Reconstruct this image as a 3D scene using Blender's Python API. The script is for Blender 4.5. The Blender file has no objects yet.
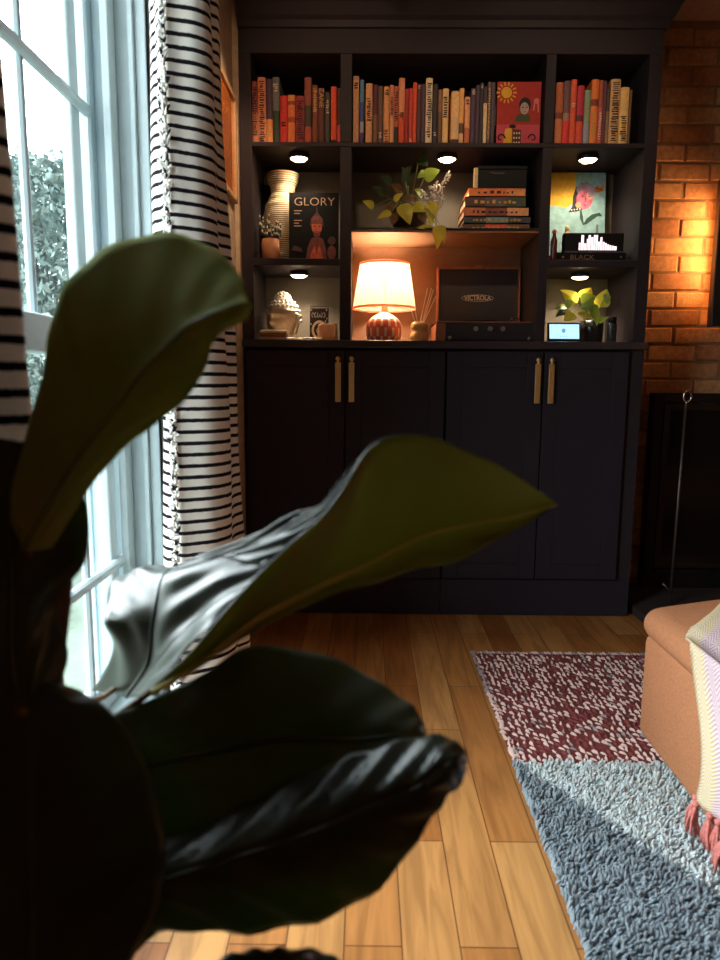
import bpy, math, random
from mathutils import Vector, Matrix, noise
random.seed(7)
PI = math.pi
S = bpy.context.scene
COL = S.collection

# ------------------------------------------------------------------ camera model
F, H = 690.0, 0.80
def _n(v): return v.normalized()
_Y = _n(Vector((7, 100, -F)))
_r = math.radians(0.5)
_X = _n(_Y.cross(Vector((math.sin(_r), math.cos(_r), 0))))
_Z = _X.cross(_Y)
ROT = Matrix((_X, _Y, _Z))
CAM = Vector((0, 0, H))
def ray(px, py): return ROT @ Vector((px-360, 480-py, -F))
def aY(px, py, y):
    d = ray(px, py); return CAM + d*(y/d.y)
def aX(px, py, x):
    d = ray(px, py); return CAM + d*(x/d.x)
def aZ(px, py, z):
    d = ray(px, py); return CAM + d*((z-H)/d.z)

cam = bpy.data.cameras.new('camera')
cam.sensor_fit = 'VERTICAL'; cam.sensor_height = 36; cam.sensor_width = 27
cam.lens = F/960*36
cam.clip_start = 0.02
cam.dof.use_dof = True; cam.dof.focus_distance = 2.25; cam.dof.aperture_fstop = 5.2
co = bpy.data.objects.new('camera', cam); COL.objects.link(co)
M4 = ROT.to_4x4(); M4.translation = CAM; co.matrix_world = M4
S.camera = co

# ------------------------------------------------------------------ materials
def lin(c):
    return tuple(((v/255)/12.92 if v/255 <= .04045 else ((v/255+.055)/1.055)**2.4) for v in c) + (1,)
MATS = {}
def mat(name, rgb, rough=.6, metal=0., var=.12, vs=40., bump=0., bs=200., spec=.5, emit=None, es=0., coat=0.):
    if name in MATS: return MATS[name]
    m = bpy.data.materials.new(name); m.use_nodes = True
    nt = m.node_tree; b = nt.nodes['Principled BSDF']
    c = lin(rgb)
    tc = nt.nodes.new('ShaderNodeTexCoord')
    if var > 0:
        nz = nt.nodes.new('ShaderNodeTexNoise'); nz.inputs['Scale'].default_value = vs; nz.inputs['Detail'].default_value = 3
        nt.links.new(tc.outputs['Object'], nz.inputs['Vector'])
        cr = nt.nodes.new('ShaderNodeValToRGB')
        cr.color_ramp.elements[0].position = .3; cr.color_ramp.elements[1].position = .7
        cr.color_ramp.elements[0].color = tuple(v*(1-var) for v in c[:3])+(1,)
        cr.color_ramp.elements[1].color = tuple(min(1, v*(1+var)) for v in c[:3])+(1,)
        nt.links.new(nz.outputs['Fac'], cr.inputs['Fac']); nt.links.new(cr.outputs['Color'], b.inputs['Base Color'])
    else:
        b.inputs['Base Color'].default_value = c
    b.inputs['Roughness'].default_value = rough; b.inputs['Metallic'].default_value = metal
    b.inputs['Specular IOR Level'].default_value = spec
    b.inputs['Coat Weight'].default_value = coat
    if bump > 0:
        n2 = nt.nodes.new('ShaderNodeTexNoise'); n2.inputs['Scale'].default_value = bs
        bp = nt.nodes.new('ShaderNodeBump'); bp.inputs['Strength'].default_value = bump; bp.inputs['Distance'].default_value = .004
        nt.links.new(tc.outputs['Object'], n2.inputs['Vector']); nt.links.new(n2.outputs['Fac'], bp.inputs['Height'])
        nt.links.new(bp.outputs['Normal'], b.inputs['Normal'])
    if emit:
        b.inputs['Emission Color'].default_value = lin(emit); b.inputs['Emission Strength'].default_value = es
    MATS[name] = m
    return m

def add_translucent(m, fac, rgb):
    nt = m.node_tree; out = nt.nodes['Material Output']; b = nt.nodes['Principled BSDF']
    t = nt.nodes.new('ShaderNodeBsdfTranslucent'); t.inputs['Color'].default_value = lin(rgb)
    x = nt.nodes.new('ShaderNodeMixShader'); x.inputs['Fac'].default_value = fac
    nt.links.new(b.outputs[0], x.inputs[1]); nt.links.new(t.outputs[0], x.inputs[2]); nt.links.new(x.outputs[0], out.inputs['Surface'])
    return m, t

# ------------------------------------------------------------------ mesh builder
class MB:
    def __init__(s): s.v=[]; s.f=[]; s.m=[]; s.uv={}; s.M=None; s.k=0
    def _add(s, vs, fs, k=None):
        o=len(s.v)
        s.v += [(s.M @ Vector(p)) if s.M else Vector(p) for p in vs]
        kk = s.k if k is None else k
        for f in fs: s.f.append([i+o for i in f]); s.m.append(kk)
        return o
    def box(s, x0,x1,y0,y1,z0,z1, k=None):
        vs=[(x,y,z) for x in (x0,x1) for y in (y0,y1) for z in (z0,z1)]
        s._add(vs, [(0,1,3,2),(4,6,7,5),(0,4,5,1),(2,3,7,6),(0,2,6,4),(1,5,7,3)], k); return s
    def lathe(s, prof, c=(0,0,0), n=32, k=None, kf=None, cap=True):
        vs=[]; fs=[]; ks=[]
        for r,z in prof:
            for i in range(n):
                a=2*PI*i/n; vs.append((c[0]+r*math.cos(a), c[1]+r*math.sin(a), c[2]+z))
        for j in range(len(prof)-1):
            for i in range(n):
                fs.append((j*n+i, j*n+(i+1)%n, (j+1)*n+(i+1)%n, (j+1)*n+i)); ks.append((j,i))
        o=len(s.f)
        s._add(vs, fs, k)
        if kf:
            for q,(j,i) in enumerate(ks): s.m[o+q]=kf(j,i)
        if cap:
            b=len(s.v)-len(vs)
            if prof[0][0]>1e-5: s.f.append([b+i for i in range(n)][::-1]); s.m.append(s.k if k is None else k)
            if prof[-1][0]>1e-5: s.f.append([b+(len(prof)-1)*n+i for i in range(n)]); s.m.append(s.k if k is None else k)
        return s
    def tube(s, pts, r, n=8, k=None, cap=True):
        pts=[Vector(p) for p in pts]; rs = r if isinstance(r,(list,tuple)) else [r]*len(pts)
        vs=[]; fs=[]; up=None
        for i,p in enumerate(pts):
            t=(pts[min(i+1,len(pts)-1)]-pts[max(i-1,0)]).normalized()
            if up is None:
                up=Vector((0,0,1)) if abs(t.z)<.9 else Vector((1,0,0))
            a=t.cross(up).normalized(); b=a.cross(t).normalized(); up=b
            for q in range(n):
                g=2*PI*q/n; vs.append(p+(a*math.cos(g)+b*math.sin(g))*rs[i])
        for i in range(len(pts)-1):
            for q in range(n): fs.append((i*n+q,i*n+(q+1)%n,(i+1)*n+(q+1)%n,(i+1)*n+q))
        if cap: fs.append(tuple(range(n))[::-1]); fs.append(tuple((len(pts)-1)*n+q for q in range(n)))
        s._add(vs,fs,k); return s
    def ball(s, c, r, n=12, m=8, k=None, fn=None):
        rx,ry,rz = r if isinstance(r,(list,tuple)) else (r,r,r)
        vs=[]; fs=[]
        for j in range(m+1):
            t=PI*j/m
            for i in range(n):
                a=2*PI*i/n; d=Vector((math.sin(t)*math.cos(a),math.sin(t)*math.sin(a),-math.cos(t)))
                p=Vector((c[0]+rx*d.x,c[1]+ry*d.y,c[2]+rz*d.z))
                vs.append(fn(p,d) if fn else p)
        for j in range(m):
            for i in range(n): fs.append((j*n+i,j*n+(i+1)%n,(j+1)*n+(i+1)%n,(j+1)*n+i))
        s._add(vs,fs,k); return s
    def poly(s, pts, k=None): s._add(pts,[tuple(range(len(pts)))],k); return s
    def prism(s, pts, d, k=None):
        n=len(pts); d=Vector(d); a=[Vector(p) for p in pts]; b=[p+d for p in a]
        fs=[tuple(range(n))[::-1],tuple(range(n,2*n))]+[(i,(i+1)%n,n+(i+1)%n,n+i) for i in range(n)]
        s._add(a+b,fs,k); return s
    def grid(s, rows, k=None, flip=False, uv=None):
        nr=len(rows); nc=len(rows[0]); vs=[p for r in rows for p in r]; fs=[]
        for j in range(nr-1):
            for i in range(nc-1):
                f=(j*nc+i,j*nc+i+1,(j+1)*nc+i+1,(j+1)*nc+i)
                fs.append(f[::-1] if flip else f)
        o=s._add(vs,fs,k)
        if uv:
            for j in range(nr):
                for i in range(nc): s.uv[o+j*nc+i]=uv(j,i)
        return s
    def rbox(s, x0,x1,y0,y1,z0,z1,r,n=8,crown=0.,k=None,fn=None):
        # rounded box made from a projected, subdivided cube
        cx,cy,cz=(x0+x1)/2,(y0+y1)/2,(z0+z1)/2; hx,hy,hz=(x1-x0)/2,(y1-y0)/2,(z1-z0)/2
        r=min(r,hx,hy,hz)
        def axis(h):
            q=max(2,n//2); a=[-h+r*(1-math.cos(PI/2*i/q)) for i in range(q+1)]
            return a+[-v for v in a[::-1]] if h>r+1e-6 else a+[-v for v in a[::-1]][1:]
        ax,ay,az=axis(hx),axis(hy),axis(hz)
        if crown>0:
            def ins(a):
                i=len(a)//2; lo,hi=a[i-1],a[i]; return a[:i]+[lo+(hi-lo)*t/8 for t in range(1,8)]+a[i:]
            ax,ay=ins(ax),ins(ay)
        def P(x,y,z):
            q=Vector((max(-hx+r,min(hx-r,x)),max(-hy+r,min(hy-r,y)),max(-hz+r,min(hz-r,z))))
            d=Vector((x,y,z))-q
            if d.length>1e-9: d=d.normalized()*r
            p=q+d
            if crown and p.z>0: p.z+=crown*(1-(p.x/hx)**2)*(1-(p.y/hy)**2)
            p=Vector((cx+p.x,cy+p.y,cz+p.z))
            return fn(p) if fn else p
        for zz,fl in ((az[0],False),(az[-1],True)):
            s.grid([[P(x,y,zz) for y in ay] for x in ax],k,not fl) if not fl else s.grid([[P(x,y,zz) for y in ay] for x in ax],k,True)
        for yy,fl in ((ay[0],False),(ay[-1],True)): s.grid([[P(x,yy,z) for z in az] for x in ax],k,fl)
        for xx,fl in ((ax[0],False),(ax[-1],True)): s.grid([[P(xx,y,z) for z in az] for y in ay],k,not fl)
        return s

ORG = {}
def obj(name, mb, mats, parent=None, smooth=False, bevel=0., seg=2, merge=False):
    if not isinstance(mats,(list,tuple)): mats=[mats]
    if parent is not None: org=ORG[parent]
    else:
        xs=[v.x for v in mb.v]; ys=[v.y for v in mb.v]; zs=[v.z for v in mb.v]
        org=Vector(((min(xs)+max(xs))/2,(min(ys)+max(ys))/2,min(zs)))
    me=bpy.data.meshes.new(name)
    me.from_pydata([v-org for v in mb.v],[],mb.f)
    for m in mats: me.materials.append(m)
    me.polygons.foreach_set('material_index',mb.m)
    if mb.uv:
        ul=me.uv_layers.new(name='UVMap')
        for l in me.loops: ul.data[l.index].uv = mb.uv.get(l.vertex_index,(0,0))
    if smooth: me.polygons.foreach_set('use_smooth',[True]*len(me.polygons))
    import bmesh
    bm=bmesh.new(); bm.from_mesh(me)
    if merge: bmesh.ops.remove_doubles(bm,verts=bm.verts,dist=1e-5)
    if not mb.uv and not getattr(mb,'keep',False): bmesh.ops.recalc_face_normals(bm,faces=bm.faces)
    bm.to_mesh(me); bm.free()
    me.update()
    o=bpy.data.objects.new(name,me); COL.objects.link(o)
    if parent is not None: o.parent=parent
    else: o.location=org
    ORG[o]=org
    if bevel>0:
        b=o.modifiers.new('bevel','BEVEL'); b.width=bevel; b.segments=seg; b.limit_method='ANGLE'
    return o
def thing(name, loc, label, cat, group=None):
    o=bpy.data.objects.new(name,None); o.location=loc; o.empty_display_size=.05; COL.objects.link(o)
    ORG[o]=Vector(loc); return tag(o,label,cat,group)
def tag(o,label,cat,group=None):
    o['label']=label; o['category']=cat
    if group: o['group']=group
    return o
def struct(name, mb, m, parent=None, **kw):
    o=obj(name,mb,m,parent,**kw)
    if parent is None: o['kind']='structure'
    return o
def text_mb(txt, size, place, k=0, depth=.0006, stretch=1., shear=0., bold=0.):
    """text as raised lettering; place maps (x,z,d) to the world"""
    cu=bpy.data.curves.new('lettering','FONT'); cu.body=txt; cu.size=size; cu.align_x='CENTER'; cu.align_y='CENTER'; cu.shear=shear
    cu.resolution_u=3; cu.offset=bold
    o=bpy.data.objects.new('lettering',cu); COL.objects.link(o)
    bpy.context.view_layer.update()
    me=bpy.data.meshes.new_from_object(o.evaluated_get(bpy.context.evaluated_depsgraph_get()))
    mb=MB(); vs=[place(v.co.x*stretch,v.co.y,depth) for v in me.vertices]
    mb._add(vs,[tuple(p.vertices) for p in me.polygons],k)
    bpy.data.objects.remove(o); bpy.data.curves.remove(cu); bpy.data.meshes.remove(me)
    return mb
def cat_mb(a,b,k=None):
    o=len(a.v); a.v+=b.v
    for f,m in zip(b.f,b.m): a.f.append([i+o for i in f]); a.m.append(m if k is None else k)
    return a

# ------------------------------------------------------------------ palette
NAVY=mat('navy_black_paint',(54,46,49),.5,var=.05,spec=.14)
NAVYB=mat('navy_black_door_paint',(51,45,53),.5,var=.04,spec=.14)
CREAMW=mat('warm_white_wall_paint',(205,178,150),.8,bump=.1,bs=60)
WHITE=mat('white_window_vinyl',(168,182,186),.4,var=.03)
BRASS=mat('brushed_brass',(240,204,140),.42,metal=1,var=.15,vs=300)
BLACK=mat('black_plastic',(18,16,17),.6,var=.05,spec=.25)
BLACKM=mat('black_iron',(40,36,36),.5,metal=.6)
PAPER=mat('aged_paper',(205,175,135),.9,var=.2,vs=150)

# ------------------------------------------------------------------ room shell
XW=-.43; D=2.30; YB=2.62; CE=2.04; XR=3.2; YF=-2.2
def wood_floor():
    m=bpy.data.materials.new('honey_oak_boards'); m.use_nodes=True; nt=m.node_tree; b=nt.nodes['Principled BSDF']; L=nt.links.new
    tc=nt.nodes.new('ShaderNodeTexCoord'); mp=nt.nodes.new('ShaderNodeMapping'); mp.inputs['Rotation'].default_value[2]=PI/2
    L(tc.outputs['Object'],mp.inputs['Vector'])
    br=nt.nodes.new('ShaderNodeTexBrick'); br.offset=.37; br.offset_frequency=2
    br.inputs['Scale'].default_value=1; br.inputs['Brick Width'].default_value=.62; br.inputs['Row Height'].default_value=.083
    br.inputs['Mortar Size'].default_value=.0011; br.inputs['Mortar Smooth'].default_value=.2; br.inputs['Bias'].default_value=0
    br.inputs['Color1'].default_value=(0,0,0,1); br.inputs['Color2'].default_value=(1,1,1,1); br.inputs['Mortar'].default_value=(.5,.5,.5,1)
    L(mp.outputs[0],br.inputs['Vector'])
    cr=nt.nodes.new('ShaderNodeValToRGB'); e=cr.color_ramp.elements
    e[0].color=lin((158,98,48)); e[1].color=lin((192,140,84))
    q=cr.color_ramp.elements.new(.5); q.color=lin((176,118,64))
    L(br.outputs['Color'],cr.inputs['Fac'])
    mp2=nt.nodes.new('ShaderNodeMapping'); mp2.inputs['Scale'].default_value=(26,2.2,1)
    L(tc.outputs['Object'],mp2.inputs['Vector'])
    nz=nt.nodes.new('ShaderNodeTexNoise'); nz.inputs['Scale'].default_value=1.6; nz.inputs['Detail'].default_value=6; nz.inputs['Distortion'].default_value=1.2
    L(mp2.outputs[0],nz.inputs['Vector'])
    r2=nt.nodes.new('ShaderNodeValToRGB'); r2.color_ramp.elements[0].position=.35; r2.color_ramp.elements[1].position=.62
    r2.color_ramp.elements[0].color=(.62,.56,.5,1); r2.color_ramp.elements[1].color=(1.08,1.05,1,1)
    L(nz.outputs['Fac'],r2.inputs['Fac'])
    mx=nt.nodes.new('ShaderNodeMix'); mx.data_type='RGBA'; mx.blend_type='MULTIPLY'; mx.inputs['Factor'].default_value=.8
    L(cr.outputs['Color'],mx.inputs['A']); L(r2.outputs['Color'],mx.inputs['B'])
    m3=nt.nodes.new('ShaderNodeMix'); m3.data_type='RGBA'
    L(br.outputs['Fac'],m3.inputs['Factor']); L(mx.outputs['Result'],m3.inputs['A']); m3.inputs['B'].default_value=lin((88,48,22))
    L(m3.outputs['Result'],b.inputs['Base Color'])
    b.inputs['Roughness'].default_value=.42; b.inputs['Specular IOR Level'].default_value=.4
    bp=nt.nodes.new('ShaderNodeBump'); bp.inputs['Strength'].default_value=.15; bp.inputs['Distance'].default_value=.002
    L(nz.outputs['Fac'],bp.inputs['Height']); L(bp.outputs['Normal'],b.inputs['Normal'])
    return m
struct('floor',MB().box(XW,XR,YF,YB+.1,-.06,0),wood_floor())
struct('ceiling',MB().box(XW-.25,XR+.1,YF-.1,YB+.1,CE,CE+.06),mat('ceiling_paint',(196,168,142),.85,bump=.1,bs=50))
# left wall with two window openings
WY0,WY1,WZ0,WZ1=.60,1.44,.12,1.93
W2=(-1.45,-.35)
lw=MB()
XO=XW-.165
for y0,y1 in ((YF,WY0),(WY1,YB)): lw.box(XO,XW,y0,y1,-.06,CE)
for y0,y1 in ((WY0,WY1),): lw.box(XO,XW,y0,y1,-.06,WZ0); lw.box(XO,XW,y0,y1,WZ1,CE)
struct('wall_left',lw,CREAMW)
DEEPW=mat('deep_clay_wall_paint',(112,84,70),.85,bump=.1,bs=50)
struct('wall_right',MB().box(XR,XR+.1,YF,YB,0,CE),DEEPW)
struct('wall_front',MB().box(XO,XR+.1,YF-.1,YF,0,CE),DEEPW)
struct('wall_back',MB().box(XO,XR+.1,YB+.02,YB+.1,0,CE),CREAMW)
struct('baseboard_left',MB().box(XW,XW+.014,1.52,D-.01,0,.11).box(XW,XW+.014,-.30,.42,0,.11),WHITE,bevel=.003)

# brick chimney wall: every brick bevelled, mortar recessed
MORTAR=mat('grey_mortar',(146,110,80),.95,bump=.3,bs=300)
BRK=[mat('brick_%s'%n,c,.9,var=.22,vs=60,bump=.5,bs=160) for n,c in (('tan',(178,128,88)),('rust',(164,110,72)),('sand',(190,140,96)))]
bw=MB(); bw.k=3; bw.box(.90,2.4,2.6055,2.66,0,CE); 
j0=aY(659,170,2.6); zc=aY(700,162.5,2.6).z; ph=.0635; pw=.182
n0=int(zc/ph)+1
for r in range(-n0,40):
    z0=zc+r*ph+.004; z1=zc+(r+1)*ph-.004
    if z1>CE-.002 or z0<0: continue
    off=j0.x if r%2==1 else j0.x+pw/2
    off=j0.x+(0 if (r%2) else pw/2)
    for c in range(-3,9):
        x0=off+c*pw+.004+random.uniform(-.003,.003); x1=off+(c+1)*pw-.004+random.uniform(-.003,.003)
        x0=max(x0,.905)
        if x1<.93 or x0>2.38: continue
        y0=2.600+random.uniform(-.003,.003); zz=random.uniform(-.0015,.0015); e=.004
        kk=random.choice((0,0,1,2)); t=random.uniform(-.003,.003)
        vs=[(x0+e,y0,z0+e+zz),(x1-e,y0+t,z0+e-zz),(x1-e,y0+t,z1-e-zz),(x0+e,y0,z1-e+zz),
            (x0,y0+e,z0+zz),(x1,y0+t+e,z0-zz),(x1,y0+t+e,z1-zz),(x0,y0+e,z1+zz),
            (x0,2.615,z0),(x1,2.615,z0),(x1,2.615,z1),(x0,2.615,z1)]
        fs=[(0,1,2,3)]+[(i,(i+1)%4+0,(i+1)%4+4,i+4) for i in range(4)]+[(i+4,(i+1)%4+4,(i+1)%4+8,i+8) for i in range(4)]
        bw._add(vs,fs,kk)
struct('wall_brick',bw,BRK+[MORTAR])

# ------------------------------------------------------------------ window
def glass():
    m=bpy.data.materials.new('window_glass'); m.use_nodes=True; nt=m.node_tree; L=nt.links.new
    nt.nodes.remove(nt.nodes['Principled BSDF']); out=nt.nodes['Material Output']
    t=nt.nodes.new('ShaderNodeBsdfTransparent'); t.inputs['Color'].default_value=(.95,.98,.98,1)
    g=nt.nodes.new('ShaderNodeBsdfGlossy'); g.inputs['Roughness'].default_value=.02
    x=nt.nodes.new('ShaderNodeMixShader'); x.inputs[0].default_value=.07; L(t.outputs[0],x.inputs[1]); L(g.outputs[0],x.inputs[2]); L(x.outputs[0],out.inputs['Surface'])
    return m
GLASS=glass()
def window(name,y0,y1,vu,vl):
    w=thing(name,(XW-.1,(y0+y1)/2,WZ0),'',''); del w['label']; del w['category']; w['kind']='structure'
    # jamb liner with vertical tracks
    j=MB()
    for s,y in ((1,y1),(-1,y0)):
        for xa,xb,t in ((XO,-.578,.018),(-.545,-.535,.03),(-.505,-.49,.05),(-.49,-.462,.014),(-.462,-.452,.024),(-.452,XW,.014)):
            ya,yb=(y-t,y) if s>0 else (y,y+t)
            j.box(xa,xb,ya,yb,WZ0,WZ1)
        ya,yb=(y-.012,y) if s>0 else (y,y+.012); j.box(XO,XW,ya,yb,WZ0,WZ1)
    j.box(XO,XW,y0,y1,WZ1-.014,WZ1); j.box(XO,XW+.0,y0,y1,WZ0,WZ0+.02)
    obj('jamb',j,WHITE,w,bevel=.002)
    c=MB()
    for ya,yb in ((y1,y1+.07),(y0-.07,y0)):
        c.box(XW,XW+.016,ya,yb,WZ0-.05,WZ1+.07); 
        c.box(XW,XW+.024,ya+.012 if ya==y1 else ya,yb if ya==y1 else yb-.012,WZ0-.05,WZ1+.07) if False else None
        m=(ya+yb)/2; c.box(XW,XW+.022,m-.012,m+.012,WZ0-.05,WZ1+.07); c.box(XW,XW+.026,(yb-.014 if ya==y1 else ya),(yb if ya==y1 else ya+.014),WZ0-.05,WZ1+.07)
    c.box(XW,XW+.016,y0-.07,y1+.07,WZ1,WZ1+.07)
    obj('casing',c,WHITE,w,bevel=.003)
    obj('sill',MB().box(XW-.06,XW+.035,y0-.08,y1+.08,WZ0-.03,WZ0),mat('stained_sill_wood',(110,62,38),.5),w,bevel=.004)
    zm=.87
    for nm,xs,za,zb,vy,hz in (('upper_sash',-.562,zm-.03,WZ1-.014,vu,1.31),('lower_sash',-.525,WZ0+.02,zm+.03,vl,.424)):
        h=.011; f=MB()
        ya,yb=y0+.045,y1-.045
        f.box(xs-h,xs+h,yb-.038,yb,za,zb); f.box(xs-h,xs+h,ya,ya+.038,za,zb)
        f.box(xs-h,xs+h,ya+.038,yb-.038,za,za+.06); f.box(xs-h,xs+h,ya+.038,yb-.038,zb-.06,zb)
        so=obj(nm,f,WHITE,w,bevel=.004)
        g=MB()
        for v in vy: g.tube([(xs+.008,v,za+.05),(xs+.008,v,zb-.05)],.008,8)
        g.tube([(xs+.016,ya+.02,hz),(xs+.016,yb+.02,hz)],.011,10)
        obj('muntin',g,WHITE,so)
        obj('pane',MB().poly([(xs,ya+.03,za+.05),(xs,yb-.03,za+.05),(xs,yb-.03,zb-.05),(xs,ya+.03,zb-.05)]),GLASS,so)
window('window_1',WY0,WY1,(1.165,.83),(1.235,.88))

# ------------------------------------------------------------------ outdoors
LAWN=mat('pale_lawn',(84,96,84),.95,var=.3,vs=3)
struct('ground_outside',MB().box(-40,XO-.02,-15,40,-.55,-.45),LAWN)
BARK=mat('pale_grey_bark',(66,72,70),.9,var=.2,vs=6)
def bare_tree(loc,h,seed,label):
    rnd=random.Random(seed); t=thing('bare_tree',loc,label,'tree','leafless trees outside the window')
    tr=MB(); br=MB()
    def grow(mb,p,d,l,r,dep):
        pts=[p]; q=p.copy()
        for i in range(4):
            d=(d+Vector((rnd.uniform(-.18,.18),rnd.uniform(-.18,.18),rnd.uniform(-.02,.12)))).normalized(); q=q+d*l/4; pts.append(q.copy())
        mb.tube(pts,[r*(1-.13*i) for i in range(5)],5,cap=False)
        if dep>0:
            for i in range(4 if dep>1 else 3):
                a=rnd.uniform(0,2*PI); nd=(d*.8+Vector((math.cos(a),math.sin(a),rnd.uniform(.0,.5)))*.75).normalized()
                grow(br,pts[rnd.choice((2,3,4))],nd,l*rnd.uniform(.5,.72),r*.5,dep-1)
    grow(tr,Vector(loc),Vector((0,0,1)),h*.45,.09,4)
    obj('trunk',tr,BARK,t,smooth=True); obj('branches',br,BARK,t,smooth=True)
bare_tree((-5.2,11.2,-.45),6.5,1,'tall bare tree seen through the upper pane, nearest the window frame')
bare_tree((-6.9,14.0,-.45),7,5,'bare tree farther off, seen through the upper pane beside the curtain')
TWIG=[mat('pale_shrub_%d'%i,c,.9,var=.2) for i,c in enumerate(((98,116,112),(78,98,94),(122,138,134)))]
def shrub(loc,r,h,n,seed,label):
    rnd=random.Random(seed); t=thing('shrub',loc,label,'shrub'); fo=MB()
    for i in range(n):
        a=rnd.uniform(0,2*PI); z=rnd.uniform(.05,1); rr=r*math.sqrt(max(0,1-(z-.35)**2*1.9))*rnd.uniform(.55,1)
        p=Vector(loc)+Vector((rr*math.cos(a),rr*math.sin(a),z*h)); d=Vector((rnd.uniform(-1,1),rnd.uniform(-1,1),rnd.uniform(-.3,1))).normalized()
        e=d.cross(Vector((rnd.uniform(-1,1),rnd.uniform(-1,1),.3))).normalized()*rnd.uniform(.010,.022); l=rnd.uniform(.05,.10)
        fo.poly([p,p+d*l*.5+e,p+d*l,p+d*l*.5-e],rnd.randrange(3))
    obj('foliage',fo,TWIG,t)
    st=MB()
    for i in range(9):
        a=rnd.uniform(0,2*PI); st.tube([Vector(loc),Vector(loc)+Vector((math.cos(a)*r*.3,math.sin(a)*r*.3,h*.5)),Vector(loc)+Vector((math.cos(a)*r*.55,math.sin(a)*r*.55,h*.85))],[.03,.02,.01],5)
    obj('stems',st,BARK,t)
shrub((-3.35,7.0,-.45),.85,3.3,11000,3,'tall pale shrub outside, filling the lower part of the upper pane')
shrub((-4.6,9.0,-.45),1.1,3.7,9000,6,'tall pale shrub farther off, behind the one nearest the window')
shrub((-2.22,5.2,-.45),.7,2.75,11000,8,'tall pale shrub outside, closest to the window frame')
shrub((-2.4,3.9,-.45),.55,1.15,5000,4,'low pale shrub outside the lower sash')

# ------------------------------------------------------------------ curtains
def curtain_fabric():
    m=bpy.data.materials.new('striped_cotton'); m.use_nodes=True; nt=m.node_tree; b=nt.nodes['Principled BSDF']; L=nt.links.new
    uv=nt.nodes.new('ShaderNodeUVMap'); sp=nt.nodes.new('ShaderNodeSeparateXYZ'); L(uv.outputs[0],sp.inputs[0])
    nz=nt.nodes.new('ShaderNodeTexNoise'); nz.inputs['Scale'].default_value=90; L(uv.outputs[0],nz.inputs['Vector'])
    a=nt.nodes.new('ShaderNodeMath'); a.operation='MULTIPLY_ADD'; L(nz.outputs['Fac'],a.inputs[0]); a.inputs[1].default_value=.0022; L(sp.outputs['Y'],a.inputs[2])
    d=nt.nodes.new('ShaderNodeMath'); d.operation='DIVIDE'; L(a.outputs[0],d.inputs[0]); d.inputs[1].default_value=.0218
    f=nt.nodes.new('ShaderNodeMath'); f.operation='FRACT'; L(d.outputs[0],f.inputs[0])
    cr=nt.nodes.new('ShaderNodeValToRGB'); e=cr.color_ramp.elements
    e[0].position=0; e[0].color=lin((30,26,30)); e[1].position=.30; e[1].color=lin((30,26,30))
    q=e.new(.35); q.color=lin((238,231,222)); q=e.new(.97); q.color=lin((238,231,222)); q=e.new(1); q.color=lin((30,26,30))
    L(f.outputs[0],cr.inputs['Fac']); L(cr.outputs['Color'],b.inputs['Base Color']); b.inputs['Roughness'].default_value=.95; b.inputs['Specular IOR Level'].default_value=.1
    wv=nt.nodes.new('ShaderNodeTexNoise'); wv.inputs['Scale'].default_value=700; L(uv.outputs[0],wv.inputs['Vector'])
    bp=nt.nodes.new('ShaderNodeBump'); bp.inputs['Strength'].default_value=.3; bp.inputs['Distance'].default_value=.001; L(wv.outputs['Fac'],bp.inputs['Height']); L(bp.outputs[0],b.inputs['Normal'])
    m,t=add_translucent(m,.14,(200,180,160)); L(cr.outputs['Color'],t.inputs['Color'])
    return m
FAB=curtain_fabric()
def spline(pts,n):
    pts=[Vector(p) for p in pts]; out=[]; k=len(pts)-1
    for i in range(n):
        t=i/(n-1)*k; a=min(int(t),k-1); u=t-a
        p0=pts[a-1] if a>0 else pts[a]*2-pts[a+1]; p1=pts[a]; p2=pts[a+1]; p3=pts[a+2] if a+2<=k else pts[a+1]*2-pts[a]
        out.append(.5*((2*p1)+(p2-p0)*u+(2*p0-5*p1+4*p2-p3)*u*u+(3*p1-p0-3*p2+p3)*u**3))
    return out
def hx(px,y): return (px-367)/690*y
def curtain(name,top,bot,label,zt,zb,trim,seed,sag,hidden=()):
    rnd=random.Random(seed)
    t=thing(name,(bot[len(bot)//2][0],bot[len(bot)//2][1],0),label,'curtain','striped curtains at the window')
    N=70; NZ=90; rows=[]
    for j in range(NZ):
        w=j/(NZ-1); z=zt+(zb-zt)*w; q=w**.8
        pts=[Vector((a[0]+(b[0]-a[0])*q,a[1]+(b[1]-a[1])*q,0)) for a,b in zip(top,bot)]
        sp=spline(pts,N)
        rows.append([Vector((p.x+.004*math.sin(9*z+i*.2),p.y+.004*math.sin(7*z+1+i*.16),z)) for i,p in enumerate(sp)])
    def uvf(j,i):
        z=rows[j][i].z; return (i/N*.6, z+sag(i/(N-1),z))
    o=obj('drape',MB().grid(rows,uv=uvf),FAB,t,smooth=True)
    sm=o.modifiers.new('cloth','SOLIDIFY'); sm.thickness=.0022
    tm=MB(); i0=trim
    if trim is not None:
        z=zb
        while z<zt:
            w=(z-zt)/(zb-zt); j=min(NZ-1,max(0,int(w*(NZ-1)))); p=rows[j][i0]
            for k in range(2):
                a=rnd.uniform(-.9,.5); l=rnd.uniform(.007,.012)
                d=Vector((rnd.uniform(-.5,1),-1+rnd.uniform(-.3,.3),0)).normalized()*l+Vector((0,0,math.sin(a)*l))
                tm.tube([Vector((p.x,p.y-.001,z)),Vector((p.x,p.y-.001,z))+d*.5+Vector((0,0,.003)),Vector((p.x,p.y-.001,z))+d],[.0022,.0036,.0012],5,0 if rnd.random()<.72 else 1)
            z+=.0048
        obj('fringe_trim',tm,[mat('white_cotton_fringe',(226,222,216),.95),mat('black_cotton_fringe',(34,30,34),.95)],t,smooth=True)
    return t
def C(px,y): return (hx(px,y),y)
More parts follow.
